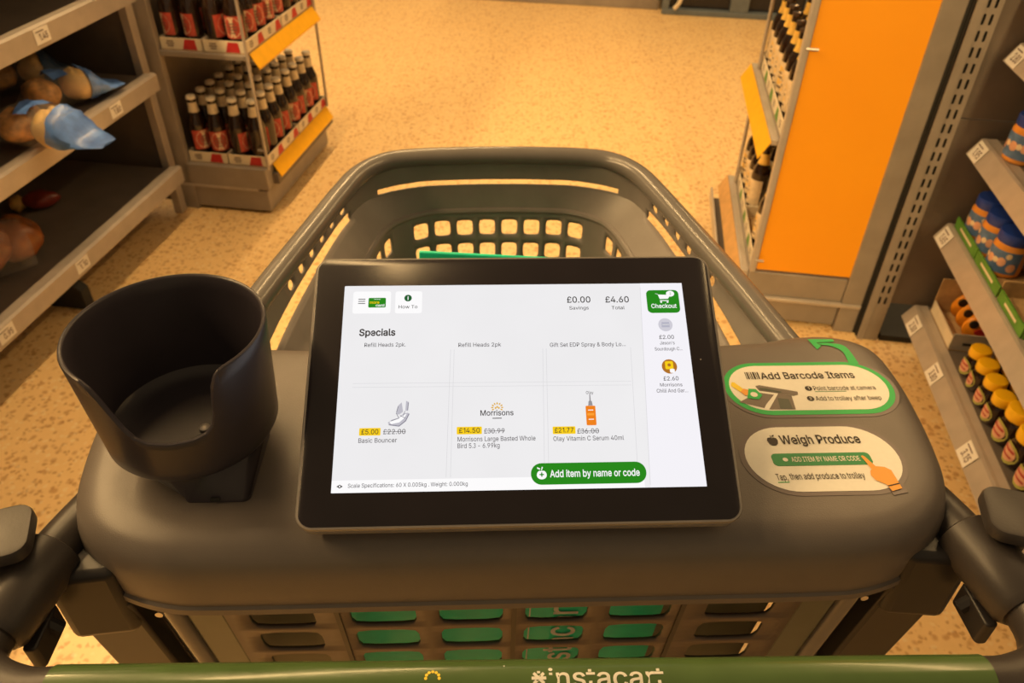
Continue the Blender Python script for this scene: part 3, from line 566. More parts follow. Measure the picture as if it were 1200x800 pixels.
# ------------------------------------------------------------------ RIGHT END DISPLAY with the orange side panel
rd = sroot('promotion_display', 0, 0, 'grey end-of-aisle display stand with a large plain orange side panel', 'display stand')
rd.location = (0, 0, 0)
YR0, YR1 = 2.13, 2.80
MB().box(0.444, 0.722, YR0, YR0 + 0.012, 0.200, 1.75).build('orange_panel', ORANGE, rd)
MB().box(0.722, 0.782, YR0 - 0.006, YR0 + 0.03, 0.0, 1.75).build('side_frame', SHELF, rd, bevel=0.003)
MB().box(0.424, 0.443, YR0 - 0.006, YR0 + 0.02, 0.19, 1.75).build('side_frame', LIP, rd, bevel=0.004)
MB().box(0.425, 0.7215, YR0, YR1, 0.105, 0.190).build('base_deck', SHELF, rd, bevel=0.004)
MB().box(0.430, 0.7215, YR0 + 0.01, YR1, 0.012, 0.094).build('kick_plate', SHELF, rd, bevel=0.003)
MB().box(0.425, 0.781, YR0 - 0.012, YR0 + 0.008, 0.093, 0.106).build('ledge_rail', LIP, rd, bevel=0.003)
MB().box(0.7825, 0.7895, YR0 - 0.004, YR0 + 0.02, 0.0, 1.75).build('dark_gap', RUBBER, rd)
MB().box(0.760, 0.768, YR0 + 0.03, YR1, 0.19, 1.75).build('back_panel', SHELFD, rd)
MB().tube([(0.4225, YR1 - 0.06, 0.19), (0.4225, YR1 - 0.06, 1.75)], 0.0065, 10).build('wire_post', LIP, rd, smooth=True)
MB().tube([(0.434, YR0 - 0.008, 0.868), (0.464, YR0 - 0.010, 0.868)], 0.004, 8).build('wire_clip', LIP, rd, smooth=True)
MB().tube([(0.434, YR0 - 0.008, 0.235), (0.458, YR0 - 0.010, 0.235)], 0.004, 8).build('wire_clip', LIP, rd, smooth=True)
sR = MB().box(0.427, 0.755, YR0 + 0.022, YR1, 0.592, 0.609).build('shelf', SHELF, rd, bevel=0.002)
ystrip(sR, -1, 0.405, 0.552, YR0 + 0.01, YR1)
MB().box(0.405, 0.4265, YR0 + 0.02, YR1, 0.592, 0.609).build('shelf_lip', LIP, sR, bevel=0.002)
ystrip(rd, -1, 0.400, 0.135, YR0 + 0.01, YR1, mat('tan_strip', (0.62, 0.36, 0.14), 0.45))
MB().box(0.400, 0.4245, YR0 + 0.005, YR1, 0.165, 0.190).build('shelf_lip', LIP, rd, bevel=0.003)
MB().box(0.345, 0.352, YR0 + 0.02, YR1, 0.09, 0.135).build('bumper_rail', LIP, rd, bevel=0.002)
MB().box(0.352, 0.4245, YR0 + 0.05, YR1 - 0.05, 0.10, 0.115).build('bumper_arm', SHELFD, rd)
sR2 = MB().box(0.427, 0.755, YR0 + 0.022, YR1, 1.05, 1.067).build('shelf', SHELF, rd, bevel=0.002)
LYEL = mat('label_yellow', (0.85, 0.55, 0.12), 0.5, var=0.15, scale=60)
def make_ale():
    r = empty('ale_bottle', (0, 0, 0))
    MB().lathe([(0.024,0.0),(0.030,0.004),(0.0315,0.012),(0.0315,0.14),(0.028,0.16),(0.019,0.178),(0.0145,0.195),(0.0135,0.236)], 16).build('glass_body', BGLASS, r, smooth=True)
    n = 18
    MB().loft([[((q + (0.0008 if i % 2 else 0))*math.cos(2*PI*i/n), (q + (0.0008 if i % 2 else 0))*math.sin(2*PI*i/n), z) for i in range(n)] for q, z in ((0.0155,0.231),(0.0155,0.236),(0.0138,0.2410),(0.009,0.242))]).build('crown_cap', CAPB, r, smooth=True)
    l = lab_patch(0.0321, 0.035, 0.125, -1.9, 1.9, 14).build('label', LCRM, r, smooth=True)
    lab_oval(0.0325, 0.085, 0.028, 0.0, 0.7).build('label_badge', LYEL, l, smooth=True)
    q = MB()
    for zz, ww in ((0.092,0.35),(0.080,0.5),(0.052,0.6)):
        p = lab_patch(0.0327, zz-0.003, zz+0.003, -ww, ww, 4); q.add(p.v, p.f)
    q.build('label_print', LINK, l)
    MB().lathe([(0.0200,0.178),(0.0152,0.196),(0.0145,0.214)], 14, cap0=False, cap1=False).build('neck_label', LYEL, r, smooth=True)
    return r
ale0 = make_ale()
for lv, (z, nm) in enumerate(((0.1905, 'bottom'), (0.6095, 'upper'))):
    for j in range(2):
        tray(0.430, 0.584, YR0 + 0.034 + j*0.318, YR0 + 0.034 + j*0.318 + 0.314, z,
             f'green and cream bottle tray, {nm} shelf of right display, aisle side, {"near" if j == 0 else "far"} one', 'cardboard trays in the right bottle display', -1, 'green')
        tray(0.587, 0.741, YR0 + 0.034 + j*0.318, YR0 + 0.034 + j*0.318 + 0.314, z,
             f'green and cream bottle tray, {nm} shelf of right display, back side, {"near" if j == 0 else "far"} one', 'cardboard trays in the right bottle display', -1, 'green')
    for j in range(8):
        for i in range(4):
            if lv == 0 and (i, j) in ((0, 2), (0, 3), (1, 3)): continue
            x = 0.430 + 0.038 + i*0.0785 - (0.0015 if i % 2 else 0); y = YR0 + 0.074 + (j % 4)*0.0765 + (j//4)*0.318
            put(ale0, 'ale_bottle', x, y, z + 0.0035, PI - SY + random.uniform(-0.5, 0.5),
                f'dark ale bottle, {nm} shelf of right display, {ORD[j]} from orange panel, {ORD[i]} from aisle',
                f'ale bottles on the {nm} shelf of the right display')

# ------------------------------------------------------------------ perforated sheets
def perf(mb, Sf, us, vs_, hole, sub=4):
    """grid sheet Sf(u,v); hole(i,j) -> None (solid) / 'open' / (wu, wv, r) rounded hole as shares of the cell"""
    for i in range(len(us) - 1):
        for j in range(len(vs_) - 1):
            u0_, u1_, v0_, v1_ = us[i], us[i+1], vs_[j], vs_[j+1]; h = hole(i, j)
            if h == 'open': continue
            if h is None:
                pts = [Sf(u0_ + (u1_-u0_)*a/sub, v0_ + (v1_-v0_)*c_/sub) for a in range(sub+1) for c_ in range(sub+1)]
                mb.add(pts, [(a*(sub+1)+c_, (a+1)*(sub+1)+c_, (a+1)*(sub+1)+c_+1, a*(sub+1)+c_+1) for a in range(sub) for c_ in range(sub)])
                continue
            wu, wv, r = h; outer = []
            for k in range(sub): outer.append((k/sub, 0))
            for k in range(sub): outer.append((1, k/sub))
            for k in range(sub): outer.append((1-k/sub, 1))
            for k in range(sub): outer.append((0, 1-k/sub))
            inner = []
            for (a, c_) in outer:
                x, y = (a - .5)*2, (c_ - .5)*2                       # superellipse towards rounded corners
                p = 6.0 if r < 0.5 else 2.0
                q = (abs(x)**p + abs(y)**p) ** (1/p)
                inner.append((.5 + x/q*wu/2, .5 + y/q*wv/2))
            pts = [Sf(u0_ + (u1_-u0_)*a, v0_ + (v1_-v0_)*c_) for a, c_ in outer + inner]; n = len(outer)
            mb.add(pts, [(k, (k+1) % n, n + (k+1) % n, n + k) for k in range(n)])
    return mb

# ------------------------------------------------------------------ RIGHT SHELVING
rg = sroot('shelving_unit', 0, 0, 'grey metal shelving unit on the right holding jars, with slotted upright', 'shelving')
rg.location = (0, 0, 0)
mb = MB(); zz = [0.13 + 0.039*k for k in range(42)]
perf(mb, lambda u, v: (u, 2.098, v), [0.809, 0.826, 0.843], zz, lambda i, j: (0.42, 0.66, 0.2), sub=2)
mb.box(0.790, 0.809, 2.094, 2.10, 0.0, 1.768); mb.box(0.843, 0.850, 2.097, 2.10, 0.0, 1.768); mb.box(0.809, 0.843, 2.097, 2.10, 0.0, 0.13)
mb.build('slotted_upright', SHELF, rg)
MB().box(0.790, 0.850, 2.108, 2.128, 0.0, 1.75).build('upright_core', RUBBER, rg)
for z0, z1 in ((0.140, 0.722), (0.725, 1.30), (1.303, 1.75)):
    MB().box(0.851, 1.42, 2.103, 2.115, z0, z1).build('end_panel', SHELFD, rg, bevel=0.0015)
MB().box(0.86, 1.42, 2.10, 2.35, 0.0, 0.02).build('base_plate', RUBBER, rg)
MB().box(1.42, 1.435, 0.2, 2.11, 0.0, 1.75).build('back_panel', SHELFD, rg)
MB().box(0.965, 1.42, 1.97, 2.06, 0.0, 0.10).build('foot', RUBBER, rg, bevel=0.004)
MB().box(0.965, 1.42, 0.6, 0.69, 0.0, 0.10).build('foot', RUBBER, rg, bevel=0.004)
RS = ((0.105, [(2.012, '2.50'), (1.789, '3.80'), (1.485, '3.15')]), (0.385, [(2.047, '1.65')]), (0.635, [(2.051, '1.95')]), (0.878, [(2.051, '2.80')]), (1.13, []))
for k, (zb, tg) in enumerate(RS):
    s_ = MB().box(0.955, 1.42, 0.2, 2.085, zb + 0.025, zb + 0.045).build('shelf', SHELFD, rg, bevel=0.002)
    MB().loft([[(x, y, z) for x, z in ((0.893, zb), (0.918, zb + 0.043), (0.926, zb + 0.0448), (0.936, zb + 0.0435), (0.955, zb + 0.0447), (0.955, zb + 0.02), (0.91, zb + 0.02), (0.899, zb))] for y in (0.2, 2.092)]).build('shelf_lip', LIP, s_)
    for y, t in tg: price_tag(s_, lambda z, zb=zb: 0.893 + (z - zb)*0.025/0.046 - 0.001, y, zb + 0.023, t, -1, 0.060, 0.040)
YLID = mat('yellow_lid', (0.88, 0.50, 0.01), 0.35, var=0.08); BLID = mat('blue_lid', (0.015, 0.05, 0.33), 0.35, var=0.1)
DJAR = mat('dark_jar_glass', (0.02, 0.008, 0.005), 0.08, coat=0.5); OJAR = mat('orange_spread_jar', (0.72, 0.30, 0.05), 0.15, var=0.1, coat=0.4)
LGRN = mat('label_green_gold', (0.42, 0.42, 0.10), 0.45, var=0.2); LPNK = mat('label_pink', (0.75, 0.42, 0.28), 0.5, var=0.2)
LBLU = mat('label_blue', (0.10, 0.20, 0.42), 0.45, var=0.25, scale=50); ORC = mat('orange_packet', (0.85, 0.32, 0.02), 0.35, var=0.15); BLK = mat('black_print', (0.02, 0.02, 0.02), 0.4)
def make_squat(r_=0.029, h=0.088):
    e = empty('spread_jar', (0, 0, 0)); k = r_/0.029; z = h/0.088
    # pot-bellied flattened glass, wide yellow lid
    n = 18
    prof = [(0.022,0.0),(0.028,0.006),(0.0295,0.025),(0.028,0.045),(0.023,0.060),(0.019,0.066)]
    MB().loft([[(q*k*math.cos(2*PI*i/n), q*k*math.sin(2*PI*i/n), zz_*z) for i in range(n)] for q, zz_ in prof]).build('glass_pot', DJAR, e, smooth=True)
    MB().lathe([(0.0255*k,0.063*z),(0.0265*k,0.066*z),(0.0265*k,0.083*z),(0.0245*k,0.087*z),(0.018*k,0.088*z)], 20).build('yellow_lid', YLID, e, smooth=True)
    l = lab_oval(0.0302*k, 0.030*z, 0.024*z, 0, 0.85).build('label', LGRN, e, smooth=True)
    lab_oval(0.0308*k, 0.031*z, 0.018*z, 0, 0.66).build('label_centre', LPNK, l, smooth=True)
    p1 = lab_patch(0.0312*k, 0.036*z, 0.041*z, -0.5, 0.5, 5); p2 = lab_patch(0.0312*k, 0.023*z, 0.027*z, -0.45, 0.45, 5); p1.add(p2.v, p2.f)
    p1.build('label_print', mat('label_red_print', (0.45, 0.04, 0.04), 0.5), l)
    return e
sq = make_squat()
zL = 0.151
for j, y in enumerate((1.775, 1.715, 1.652, 1.590)):
    for i in range(4):
        put(sq, 'spread_jar', 0.985 + i*0.063, y - 0.004*i, zL, PI - SY + random.uniform(-.15, .15),
            f'small yellow-lidded jar, bottom right shelf, {ORD[j]} row from carton, {ORD[i]} from shelf lip', 'small squat spread jars on the bottom right shelf', 'jar')
sqb = make_squat(0.036, 0.108)
for j, y in enumerate((1.522, 1.446, 1.370, 1.294, 1.218, 1.142)):
    for i in range(3):
        put(sqb, 'spread_jar', 0.997 + i*0.077, y, zL, PI - SY + random.uniform(-.15, .15),
            f'larger yellow-lidded jar, bottom right shelf, {ORD[j]} row after small ones, {ORD[i]} from lip', 'large squat spread jars on the bottom right shelf', 'jar')
def make_nut():
    e = empty('nut_spread_jar', (0, 0, 0))
    MB().lathe([(0.036,0),(0.041,0.005),(0.042,0.02),(0.042,0.078),(0.038,0.086),(0.036,0.090)], 24).build('jar_body', OJAR, e, smooth=True)
    MB().lathe([(0.0385,0.088),(0.0395,0.090),(0.0395,0.110),(0.038,0.114),(0.030,0.1145)], 24).build('blue_lid', BLID, e, smooth=True)
    l = lab_patch(0.0426, 0.014, 0.073, -2.2, 2.2, 20).build('label', LBLU, e, smooth=True)
    q = MB(); rnd = random.Random(3)
    for a in (-1.7, -1.0, -0.3, 0.5, 1.2, 1.8):
        p = lab_oval(0.0430, 0.040 + rnd.uniform(-.01, .012), 0.012, a, 0.25); q.add(p.v, p.f)
    q.build('label_flashes', LPNK, l, smooth=True)
    q = MB()
    for a in (-1.35, -0.6, 0.1, 0.85, 1.5):
        p = lab_oval(0.0432, 0.052 + rnd.uniform(-.012, .01), 0.008, a, 0.16); q.add(p.v, p.f)
    q.build('label_highlights', LCRM, l, smooth=True)
    return e
nut = make_nut(); zM = 0.4305
for j, y in enumerate((2.025, 1.938, 1.848)):
    for i in range(3):
        put(nut, 'nut_spread_jar', 0.979 + i*0.09, y, zM + 0.0035, PI - SY + random.uniform(-.5, .5),
            f'blue-lidded jar in the green-edged carton, {ORD[j]} from end panel, {ORD[i]} from shelf lip', 'blue-lidded jars on the middle right shelf', 'jar')
for i in range(2):
    put(nut, 'nut_spread_jar', 0.966 + i*0.10, 1.965, 0.6805, PI - SY, f'blue-lidded jar alone on the right shelf above the others, {"near the lip" if i == 0 else "behind another"}', 'blue-lidded jars on the right shelf above', 'jar')
YPK = empty('yellow_jar', S(1.0, 1.97, 0.9235), -SY, 'yellow tub on the top right shelf at the picture edge', 'tub')
MB().lathe([(0.035,0),(0.04,0.006),(0.042,0.09),(0.043,0.092),(0.043,0.10)], 20).build('tub_body', YLID, YPK, smooth=True)
gt = empty('display_carton', S(0.966, 1.86, zM), -SY, 'low green-edged carton under the blue-lidded jars', 'carton')
MB().box(-0.032, 0.26, -0.30, 0.215, 0, 0.003).build('carton_base', CARD, gt)
for a, b_, nm in ((-0.300, -0.145, 'a'), (-0.135, 0.035, 'b'), (0.040, 0.213, 'c')):
    wl = MB().box(-0.036, -0.032, a, b_, 0, 0.030).build('carton_wall', GRNC, gt)
    MB().box(-0.0366, -0.0361, a + 0.04, b_ - 0.04, 0.012, 0.019).build('printed_line', CARDW, wl)
MB().box(-0.03, 0.26, -0.304, -0.3005, 0, 0.03).build('carton_wall', GRNC, gt)
MB().box(-0.03, 0.26, -0.135, -0.131, 0.003, 0.045).build('carton_divider', CARD, gt)
ct = empty('open_carton', S(0.955, 1.875, zL), -SY, 'open brown cardboard carton with orange packets on the bottom right shelf', 'carton')
MB().box(0, 0.22, 0, 0.19, 0, 0.003).build('carton_base', CARD, ct)
MB().box(0, 0.004, 0, 0.19, 0.003, 0.04).build('carton_wall', CARDW, ct)
MB().box(0, 0.22, 0.186, 0.19, 0.003, 0.115).build('carton_wall', CARD, ct)
MB().box(0.216, 0.22, 0, 0.186, 0.003, 0.115).build('carton_wall', CARD, ct)
wl = MB().box(0, 0.216, 0, 0.004, 0.003, 0.055).build('carton_wall', mat('grey_printed_card', (0.42, 0.38, 0.34), 0.5), ct)
q = MB().box(0.03, 0.09, -0.001, -0.0004, 0.02, 0.028); q.build('printed_block', BLK, wl)
for k in range(3):
    op = empty('orange_packet', S(0.955 + 0.05 + 0.0*k, 1.875 + 0.045 + k*0.052, zL + 0.0035) , -SY, f'orange packet with red and black print in open carton, {ORD[k]} from the front', 'packet', 'orange packets in the open carton')
    op.rotation_euler = (0, 0, -SY)
    blob(0.04, 0, 0.05, 0.060, 0.022, 0.05, k + 11, amp=0.03, flat=0.15).build('packet_film', ORC, op, smooth=True)
    MB().loft([[(0.03 + 0.024*math.cos(2*PI*i/12), y, 0.050 + 0.012*math.sin(2*PI*i/12)) for i in range(12)] for y in (-0.0245, -0.0225)]).build('red_badge', REDC, op)
    MB().loft([[(-0.0 + 0.012*math.cos(2*PI*i/12), y, 0.072 + 0.012*math.sin(2*PI*i/12)) for i in range(12)] for y in (-0.022, -0.016)]).build('black_badge', BLK, op)

# ------------------------------------------------------------------ FAR FIXTURES across the floor
fg = sroot('far_shelving', 0, 0, 'far grey shelving run with a pale plinth at the top edge of the picture', 'shelving'); fg.location = (0, 0, 0)
MB().box(-1.25, 0.13, 5.70, 6.4, 0.0, 0.16).build('plinth', SHELF, fg, bevel=0.004)
for z in (0.35, 0.75, 1.15, 1.55): MB().box(-1.25, 0.13, 5.72, 6.3, z, z + 0.03).build('shelf', SHELF, fg)
MB().box(-1.25, 0.13, 6.3, 6.4, 0.16, 1.9).build('back_panel', SHELFD, fg)
BSTEEL = mat('blue_grey_steel', (0.14, 0.17, 0.20), 0.4, var=0.1); 
fz = sroot('chiller_cabinet', 0, 0, 'blue-grey cabinet with dark openings at the far end of the aisle', 'cabinet'); fz.location = (0, 0, 0)
MB().box(0.155, 2.6, 5.60, 6.4, 0.0, 0.035).build('bottom_rail', BSTEEL, fz, bevel=0.004)
for x in (0.155, 0.60, 1.08, 1.56, 2.04, 2.55): MB().box(x, x + (0.045 if x < 0.2 else 0.12), 5.605, 5.68, 0.035, 1.9).build('door_post', BSTEEL, fz, bevel=0.004)
MB().box(0.20, 2.6, 5.66, 5.675, 0.036, 1.9).build('dark_glass_door', mat('dark_door_glass', (0.02, 0.02, 0.025), 0.15), fz)
MB().tube(crom([(0.235, 5.57, 0.05), (0.262, 5.555, 0.09), (0.275, 5.56, 0.16), (0.30, 5.57, 0.26)], 5), 0.014, 8).build('pale_handle', CARDW, fz, smooth=True)

# ------------------------------------------------------------------ THE TROLLEY
TH = math.radians(2.6)
T = empty('shopping_trolley', (0.0085, 0.40, 0.0), TH, 'dark grey plastic shopping trolley with a touch screen on its deck, in the foreground', 'trolley')

# deck -------------------------------------------------------------
half = [(0,-0.014),(0.13,-0.014),(0.25,-0.014),(0.30,-0.011),(0.345,0.004),(0.376,0.028),(0.393,0.06),(0.402,0.10),(0.408,0.15),(0.410,0.20),(0.404,0.243),(0.384,0.268),(0.35,0.280),(0.31,0.279),(0.27,0.271),(0.20,0.266),(0.10,0.265),(0,0.265)]
ctrl = [(x, y, 0) for x, y in half] + [(-x*0.985, y, 0) for x, y in reversed(half[1:-1])]
outl = [(p.x, p.y) for p in crom(ctrl, 5, True)]
prof = [(0.012, 0.900), (0.004, 0.902), (0.000, 0.907), (0.000, 0.914), (0.0025, 0.916), (0.0015, 0.93), (0.001, 0.950), (0.003, 0.962), (0.007, 0.971), (0.013, 0.978), (0.020, 0.9825), (0.029, 0.9848), (0.040, 0.9850)]
dk = MB(); dk.loft([[(x, y, z) for x, y in (inset_ring(outl, d) if d else outl)] for d, z in prof], True, True)
deck = dk.build('deck', DECKM, T, smooth=True)
for x in (-0.325, 0.325):
    pass
# stickers ------------------------------------------------------------
ZD = 0.9851
def flat(name, poly, z, m_, parent): 
    return MB().add([(x, y, z) for x, y in poly], [tuple(range(len(poly)))]).build(name, m_, parent)
def pill(cx, cy, w_, h_, n=10): return rrect(w_, h_, h_/2 - 1e-5, n, cx, cy)
def plate(name, polys, z0, z1, m_, parent):
    mb = MB()
    for p in polys: mb.prism(p, z0, z1)
    return mb.build(name, m_, parent)
s1 = plate('barcode_sticker', [pill(0.2975, 0.1765, 0.178, 0.086)], ZD, ZD + 0.0003, FILM, T)
tag(s1, 'oval green-bordered sticker reading Add Barcode Items')
tail = [(p.x, p.y) for p in crom([(0.352, 0.212, 0), (0.353, 0.232, 0), (0.345, 0.2415, 0), (0.334, 0.2445, 0)], 5)]
tail2 = [(p.x, p.y) for p in crom([(0.331, 0.2475, 0), (0.346, 0.247, 0), (0.3595, 0.240, 0), (0.3625, 0.212, 0)], 5)]
plate('green_border', [pill(0.2975, 0.1765, 0.170, 0.078)], ZD + 0.0003, ZD + 0.0005, SGR, s1)
arrow = [(0.3235, 0.2545), (0.3265, 0.2375), (0.3325, 0.2440)] 
ar = MB(); ar.add([(x, y, ZD + 0.0006) for x, y in tail + tail2], [tuple(range(len(tail + tail2)))])
ar.add([(x, y, ZD + 0.0006) for x, y in ((0.3225, 0.2545), (0.3270, 0.2365), (0.3335, 0.2425), (0.3300, 0.2485), (0.3500, 0.2495), (0.3500, 0.2540))], [(0, 1, 2, 3), (0, 3, 4, 5)])
ar.build('green_arrow', SGR, s1)
plate('paper_face', [pill(0.2975, 0.1770, 0.159, 0.067)], ZD + 0.0005, ZD + 0.0007, STK, s1)
zt_ = ZD + 0.0010
k = MB()
put_text(k, 'Add Barcode Items', 0.2535, 0.3500, 0.1895, 0.0100, zt_, 0.03)
x = 0.2385
for i, ww in enumerate((0.0008, 0.0016, 0.0006, 0.0012, 0.0020, 0.0008, 0.0014)):
    k.add([(x, 0.1895, zt_), (x + ww, 0.1895, zt_), (x + ww, 0.2005, zt_), (x, 0.2005, zt_)], [(0,1,2,3)]); x += ww + 0.0009
put_text(k, 'Point barcode at camera', 0.3015, 0.3640, 0.1715, 0.0062, zt_, 0.008)
put_text(k, 'Add to trolley after beep', 0.2985, 0.3640, 0.1565, 0.0062, zt_, 0.008)
for cx, cy in ((0.2965, 0.1745), (0.2935, 0.1595)): k.add([(a, b_, zt_) for a, b_ in circle(0.0036, cx, cy, 14)], [tuple(range(14))])
k.build('black_lettering', INK, s1)
k = MB(); put_text(k, '1', 0.2958, 0.2972, 0.1728, 0.0036, zt_ + 0.0002, 0.01); put_text(k, '2', 0.2926, 0.2946, 0.1578, 0.0036, zt_ + 0.0002, 0.01)
k.build('white_numerals', STK, s1)
k = MB(); k.box(0.3015, 0.3330, 0.1695, 0.1700, ZD + 0.0007, zt_); k.build('green_underline', SGR2, s1)
# little picture: hand in a yellow sleeve holding a packet over a grey trolley
k = MB(); pz = ZD + 0.0009
for poly in ([(0.2215,0.1560),(0.2440,0.1470),(0.2470,0.1520),(0.2590,0.1660),(0.2430,0.1700),(0.2300,0.1610)], [(0.2480,0.1450),(0.2740,0.1445),(0.2760,0.1640),(0.2640,0.1680)],
             [(0.2440,0.1790),(0.2480,0.1805),(0.2840,0.1700),(0.2830,0.1655),(0.2780,0.1640),(0.2600,0.1690),(0.2460,0.1720)]):
    k.add([(x, y, pz) for x, y in poly], [tuple(range(len(poly)))])
k.build('trolley_picture', SGY, s1)
k = MB(); k.add([(x, y, pz + 0.0002) for x, y in ((0.2470,0.1760),(0.2530,0.1760),(0.2680,0.1700),(0.2660,0.1685),(0.2520,0.1725),(0.2470,0.1735))], [(0,1,2,3,4,5)])
k.add([(x, y, pz + 0.0002) for x, y in ((0.2590,0.1455),(0.2710,0.1455),(0.2715,0.1590),(0.2610,0.1610))], [(0,1,2,3)]); k.build('picture_shading', GLASSG, s1)
flat('yellow_sleeve', [(0.2195,0.1800),(0.2270,0.1700),(0.2310,0.1745),(0.2240,0.1850),(0.2215,0.1850)], pz + 0.0003, SYE, s1)
flat('hand_picture', [(0.2265,0.1705),(0.2300,0.1650),(0.2365,0.1670),(0.2385,0.1720),(0.2310,0.1750)], pz + 0.0004, SOR, s1)
flat('packet_picture', [(0.2310,0.1610),(0.2420,0.1590),(0.2470,0.1650),(0.2430,0.1740),(0.2360,0.1750)], pz + 0.0005, SGR, s1)
k = MB(); k.add([(a, b_, pz + 0.0007) for a, b_ in circle(0.0036, 0.2390, 0.1660, 12)], [tuple(range(12))]); k.build('packet_badge', STK, s1)

s2 = plate('weigh_sticker', [pill(0.278, 0.0812, 0.150, 0.088)], ZD, ZD + 0.0003, FILM, T)
tag(s2, 'oval cream sticker reading Weigh Produce with a pointing hand')
plate('paper_face', [pill(0.278, 0.0812, 0.140, 0.079)], ZD + 0.0003, ZD + 0.0006, STK, s2)
k = MB()
put_text(k, 'Weigh Produce', 0.2455, 0.3205, 0.0985, 0.0108, zt_, 0.035)
put_text(k, 'Tap,', 0.2285, 0.2385, 0.0550, 0.0072, zt_, 0.01)
put_text(k, 'then add produce to trolley', 0.2405, 0.3075, 0.0555, 0.0072, zt_, 0.01)
ap = [(0.2335,0.1035),(0.2345,0.1065),(0.2372,0.1072),(0.2385,0.1062),(0.2400,0.1072),(0.2428,0.1062),(0.2436,0.1030),(0.2425,0.0990),(0.2400,0.0968),(0.2370,0.0968),(0.2348,0.0990)]
k.add([(a, b_, zt_) for a, b_ in ap], [tuple(range(len(ap)))])
k.add([(a, b_, zt_) for a, b_ in ((0.2380,0.1065),(0.2388,0.1065),(0.2384,0.1100),(0.2376,0.1100))], [(0,1,2,3)])
k.add([(a, b_, zt_) for a, b_ in ((0.2392,0.1078),(0.2412,0.1082),(0.2418,0.1106),(0.2396,0.1098))], [(0,1,2,3)])
k.build('black_lettering', INK, s2)
plate('green_bar', [rrect(0.0905, 0.0150, 0.0045, 6, 0.2765, 0.0792)], ZD + 0.0006, ZD + 0.0009, SGR2, s2)
k = MB(); put_text(k, 'ADD ITEM BY NAME OR CODE', 0.2485, 0.3110, 0.0762, 0.0058, ZD + 0.0012, 0.02)
k.add([(a, b_, ZD + 0.0012) for a, b_ in circle(0.0024, 0.2430, 0.0790, 12)], [tuple(range(12))]); k.build('white_lettering', STK, s2)
k = MB().box(0.2285, 0.2385, 0.0523, 0.0529, ZD + 0.0006, ZD + 0.0010); k.build('green_underline', SGR, s2)
hand = [(0.3130,0.0815),(0.3148,0.0822),(0.3165,0.0805),(0.3215,0.0690),(0.3290,0.0680),(0.3335,0.0640),(0.3340,0.0540),(0.3345,0.0430),(0.3245,0.0400),(0.3225,0.0475),(0.3150,0.0530),(0.3130,0.0585),(0.3145,0.0635),(0.3165,0.0655)]
k = MB(); k.prism([(0.278 + (x - 0.278)*1.0 + (0.0035 if x > 0.33 else -0.002 if y < 0.06 and x < 0.32 else 0), y - (0.004 if y < 0.045 else 0)) for x, y in hand], ZD + 0.0001, ZD + 0.00055); k.build('hand_film', FILM, s2)
flat('pointing_hand', hand, ZD + 0.0014, SOR, s2)
k = MB(); k.add([(a, b_, ZD + 0.0016) for a, b_ in ((0.3228,0.0462),(0.3342,0.0490),(0.3342,0.0478),(0.3230,0.0450))], [(0,1,2,3)]); k.build('cuff_line', INK, s2)

# cup holder -------------------------------------------------------------
CX, CY = -0.2825, 0.110
key = [(-40,1.120),(-44,1.1185),(-47,1.115),(-49.5,1.107),(-51.3,1.094),(-52.5,1.080),(-55,1.069),(-60,1.0625),(-68,1.060),(-82,1.0600),(-95,1.0625),(-101,1.067),(-106,1.078),(-110,1.092),(-114,1.106),(-118,1.116),(-123,1.120)]
def ztop(a):
    if a > key[0][0] or a < key[-1][0]: return 1.120
    for (a0, z0), (a1, z1) in zip(key, key[1:]):
        if a1 <= a <= a0: return z0 + (z1 - z0)*(a0 - a)/(a0 - a1)
    return 1.12
azs = [a for a in range(180, -36, -4)] + [-36 - 0.75*i for i in range(0, 120)] + [a for a in range(-127, -180, -4)]
azs = sorted(set(azs), reverse=False)
azs = [a for a in azs if a > -180]
NV = 9; TK = 0.0042
def ro(z): return 0.0712 + (z - 1.010)*0.0078/0.110
rings = []
cols = []
for a in azs:
    zt = ztop(a); c_, s_ = math.cos(math.radians(a)), math.sin(math.radians(a)); col_ = []
    col_ += [(0.050, 1.0100), (0.062, 1.0105), (0.0690, 1.0135)]
    for i in range(NV): z = 1.019 + (zt - 0.002 - 1.019)*i/(NV-1); col_.append((ro(z), z))
    rt_ = ro(zt); col_ += [(rt_ - 0.0009, zt - 0.0005), (rt_ - TK/2, zt), (rt_ - TK + 0.0009, zt - 0.0005)]
    for i in range(NV): z = zt - 0.002 + (1.024 - zt + 0.002)*i/(NV-1); col_.append((ro(z) - TK, z))
    col_ += [(0.062, 1.0185), (0.050, 1.0175)]
    cols.append([(CX + r*c_, CY + r*s_, z) for r, z in col_])
cp = MB(); cp.loft(cols, False, False); n = len(cols); mlen = len(cols[0])
# loft joins ring k to k+1; close the circle and drop the seam faces joining profile end to start
cp.f = [f for f in cp.f if not any((f[a] % mlen == mlen-1 and f[(a+1) % 4] % mlen == 0) or (f[a] % mlen == 0 and f[(a+1) % 4] % mlen == mlen-1) for a in range(4))]
for i in range(mlen - 1): cp.f.append(((n-1)*mlen + i, (n-1)*mlen + i + 1, i + 1, i))
o1 = len(cp.v)
cp.f.append(tuple(k*mlen for k in range(n))); cp.f.append(tuple(k*mlen + mlen - 1 for k in reversed(range(n))))
CUP = mat('cup_plastic', (0.045, 0.039, 0.050), 0.32, var=0.06, bump=0.08, bscale=900)
cup = cp.build('cup_holder', CUP, T, smooth=True)
MB().lathe([(0.0045,1.0178),(0.0048,1.0195),(0.003,1.0205)], 12, CX + 0.012, CY - 0.012).build('screw', SILV, cup, smooth=True)
br = MB(); top_ = [(CX + 0.063*math.cos(2*PI*i/28 + PI/4), CY + 0.000 + 0.063*math.sin(2*PI*i/28 + PI/4), 1.011) for i in range(28)]
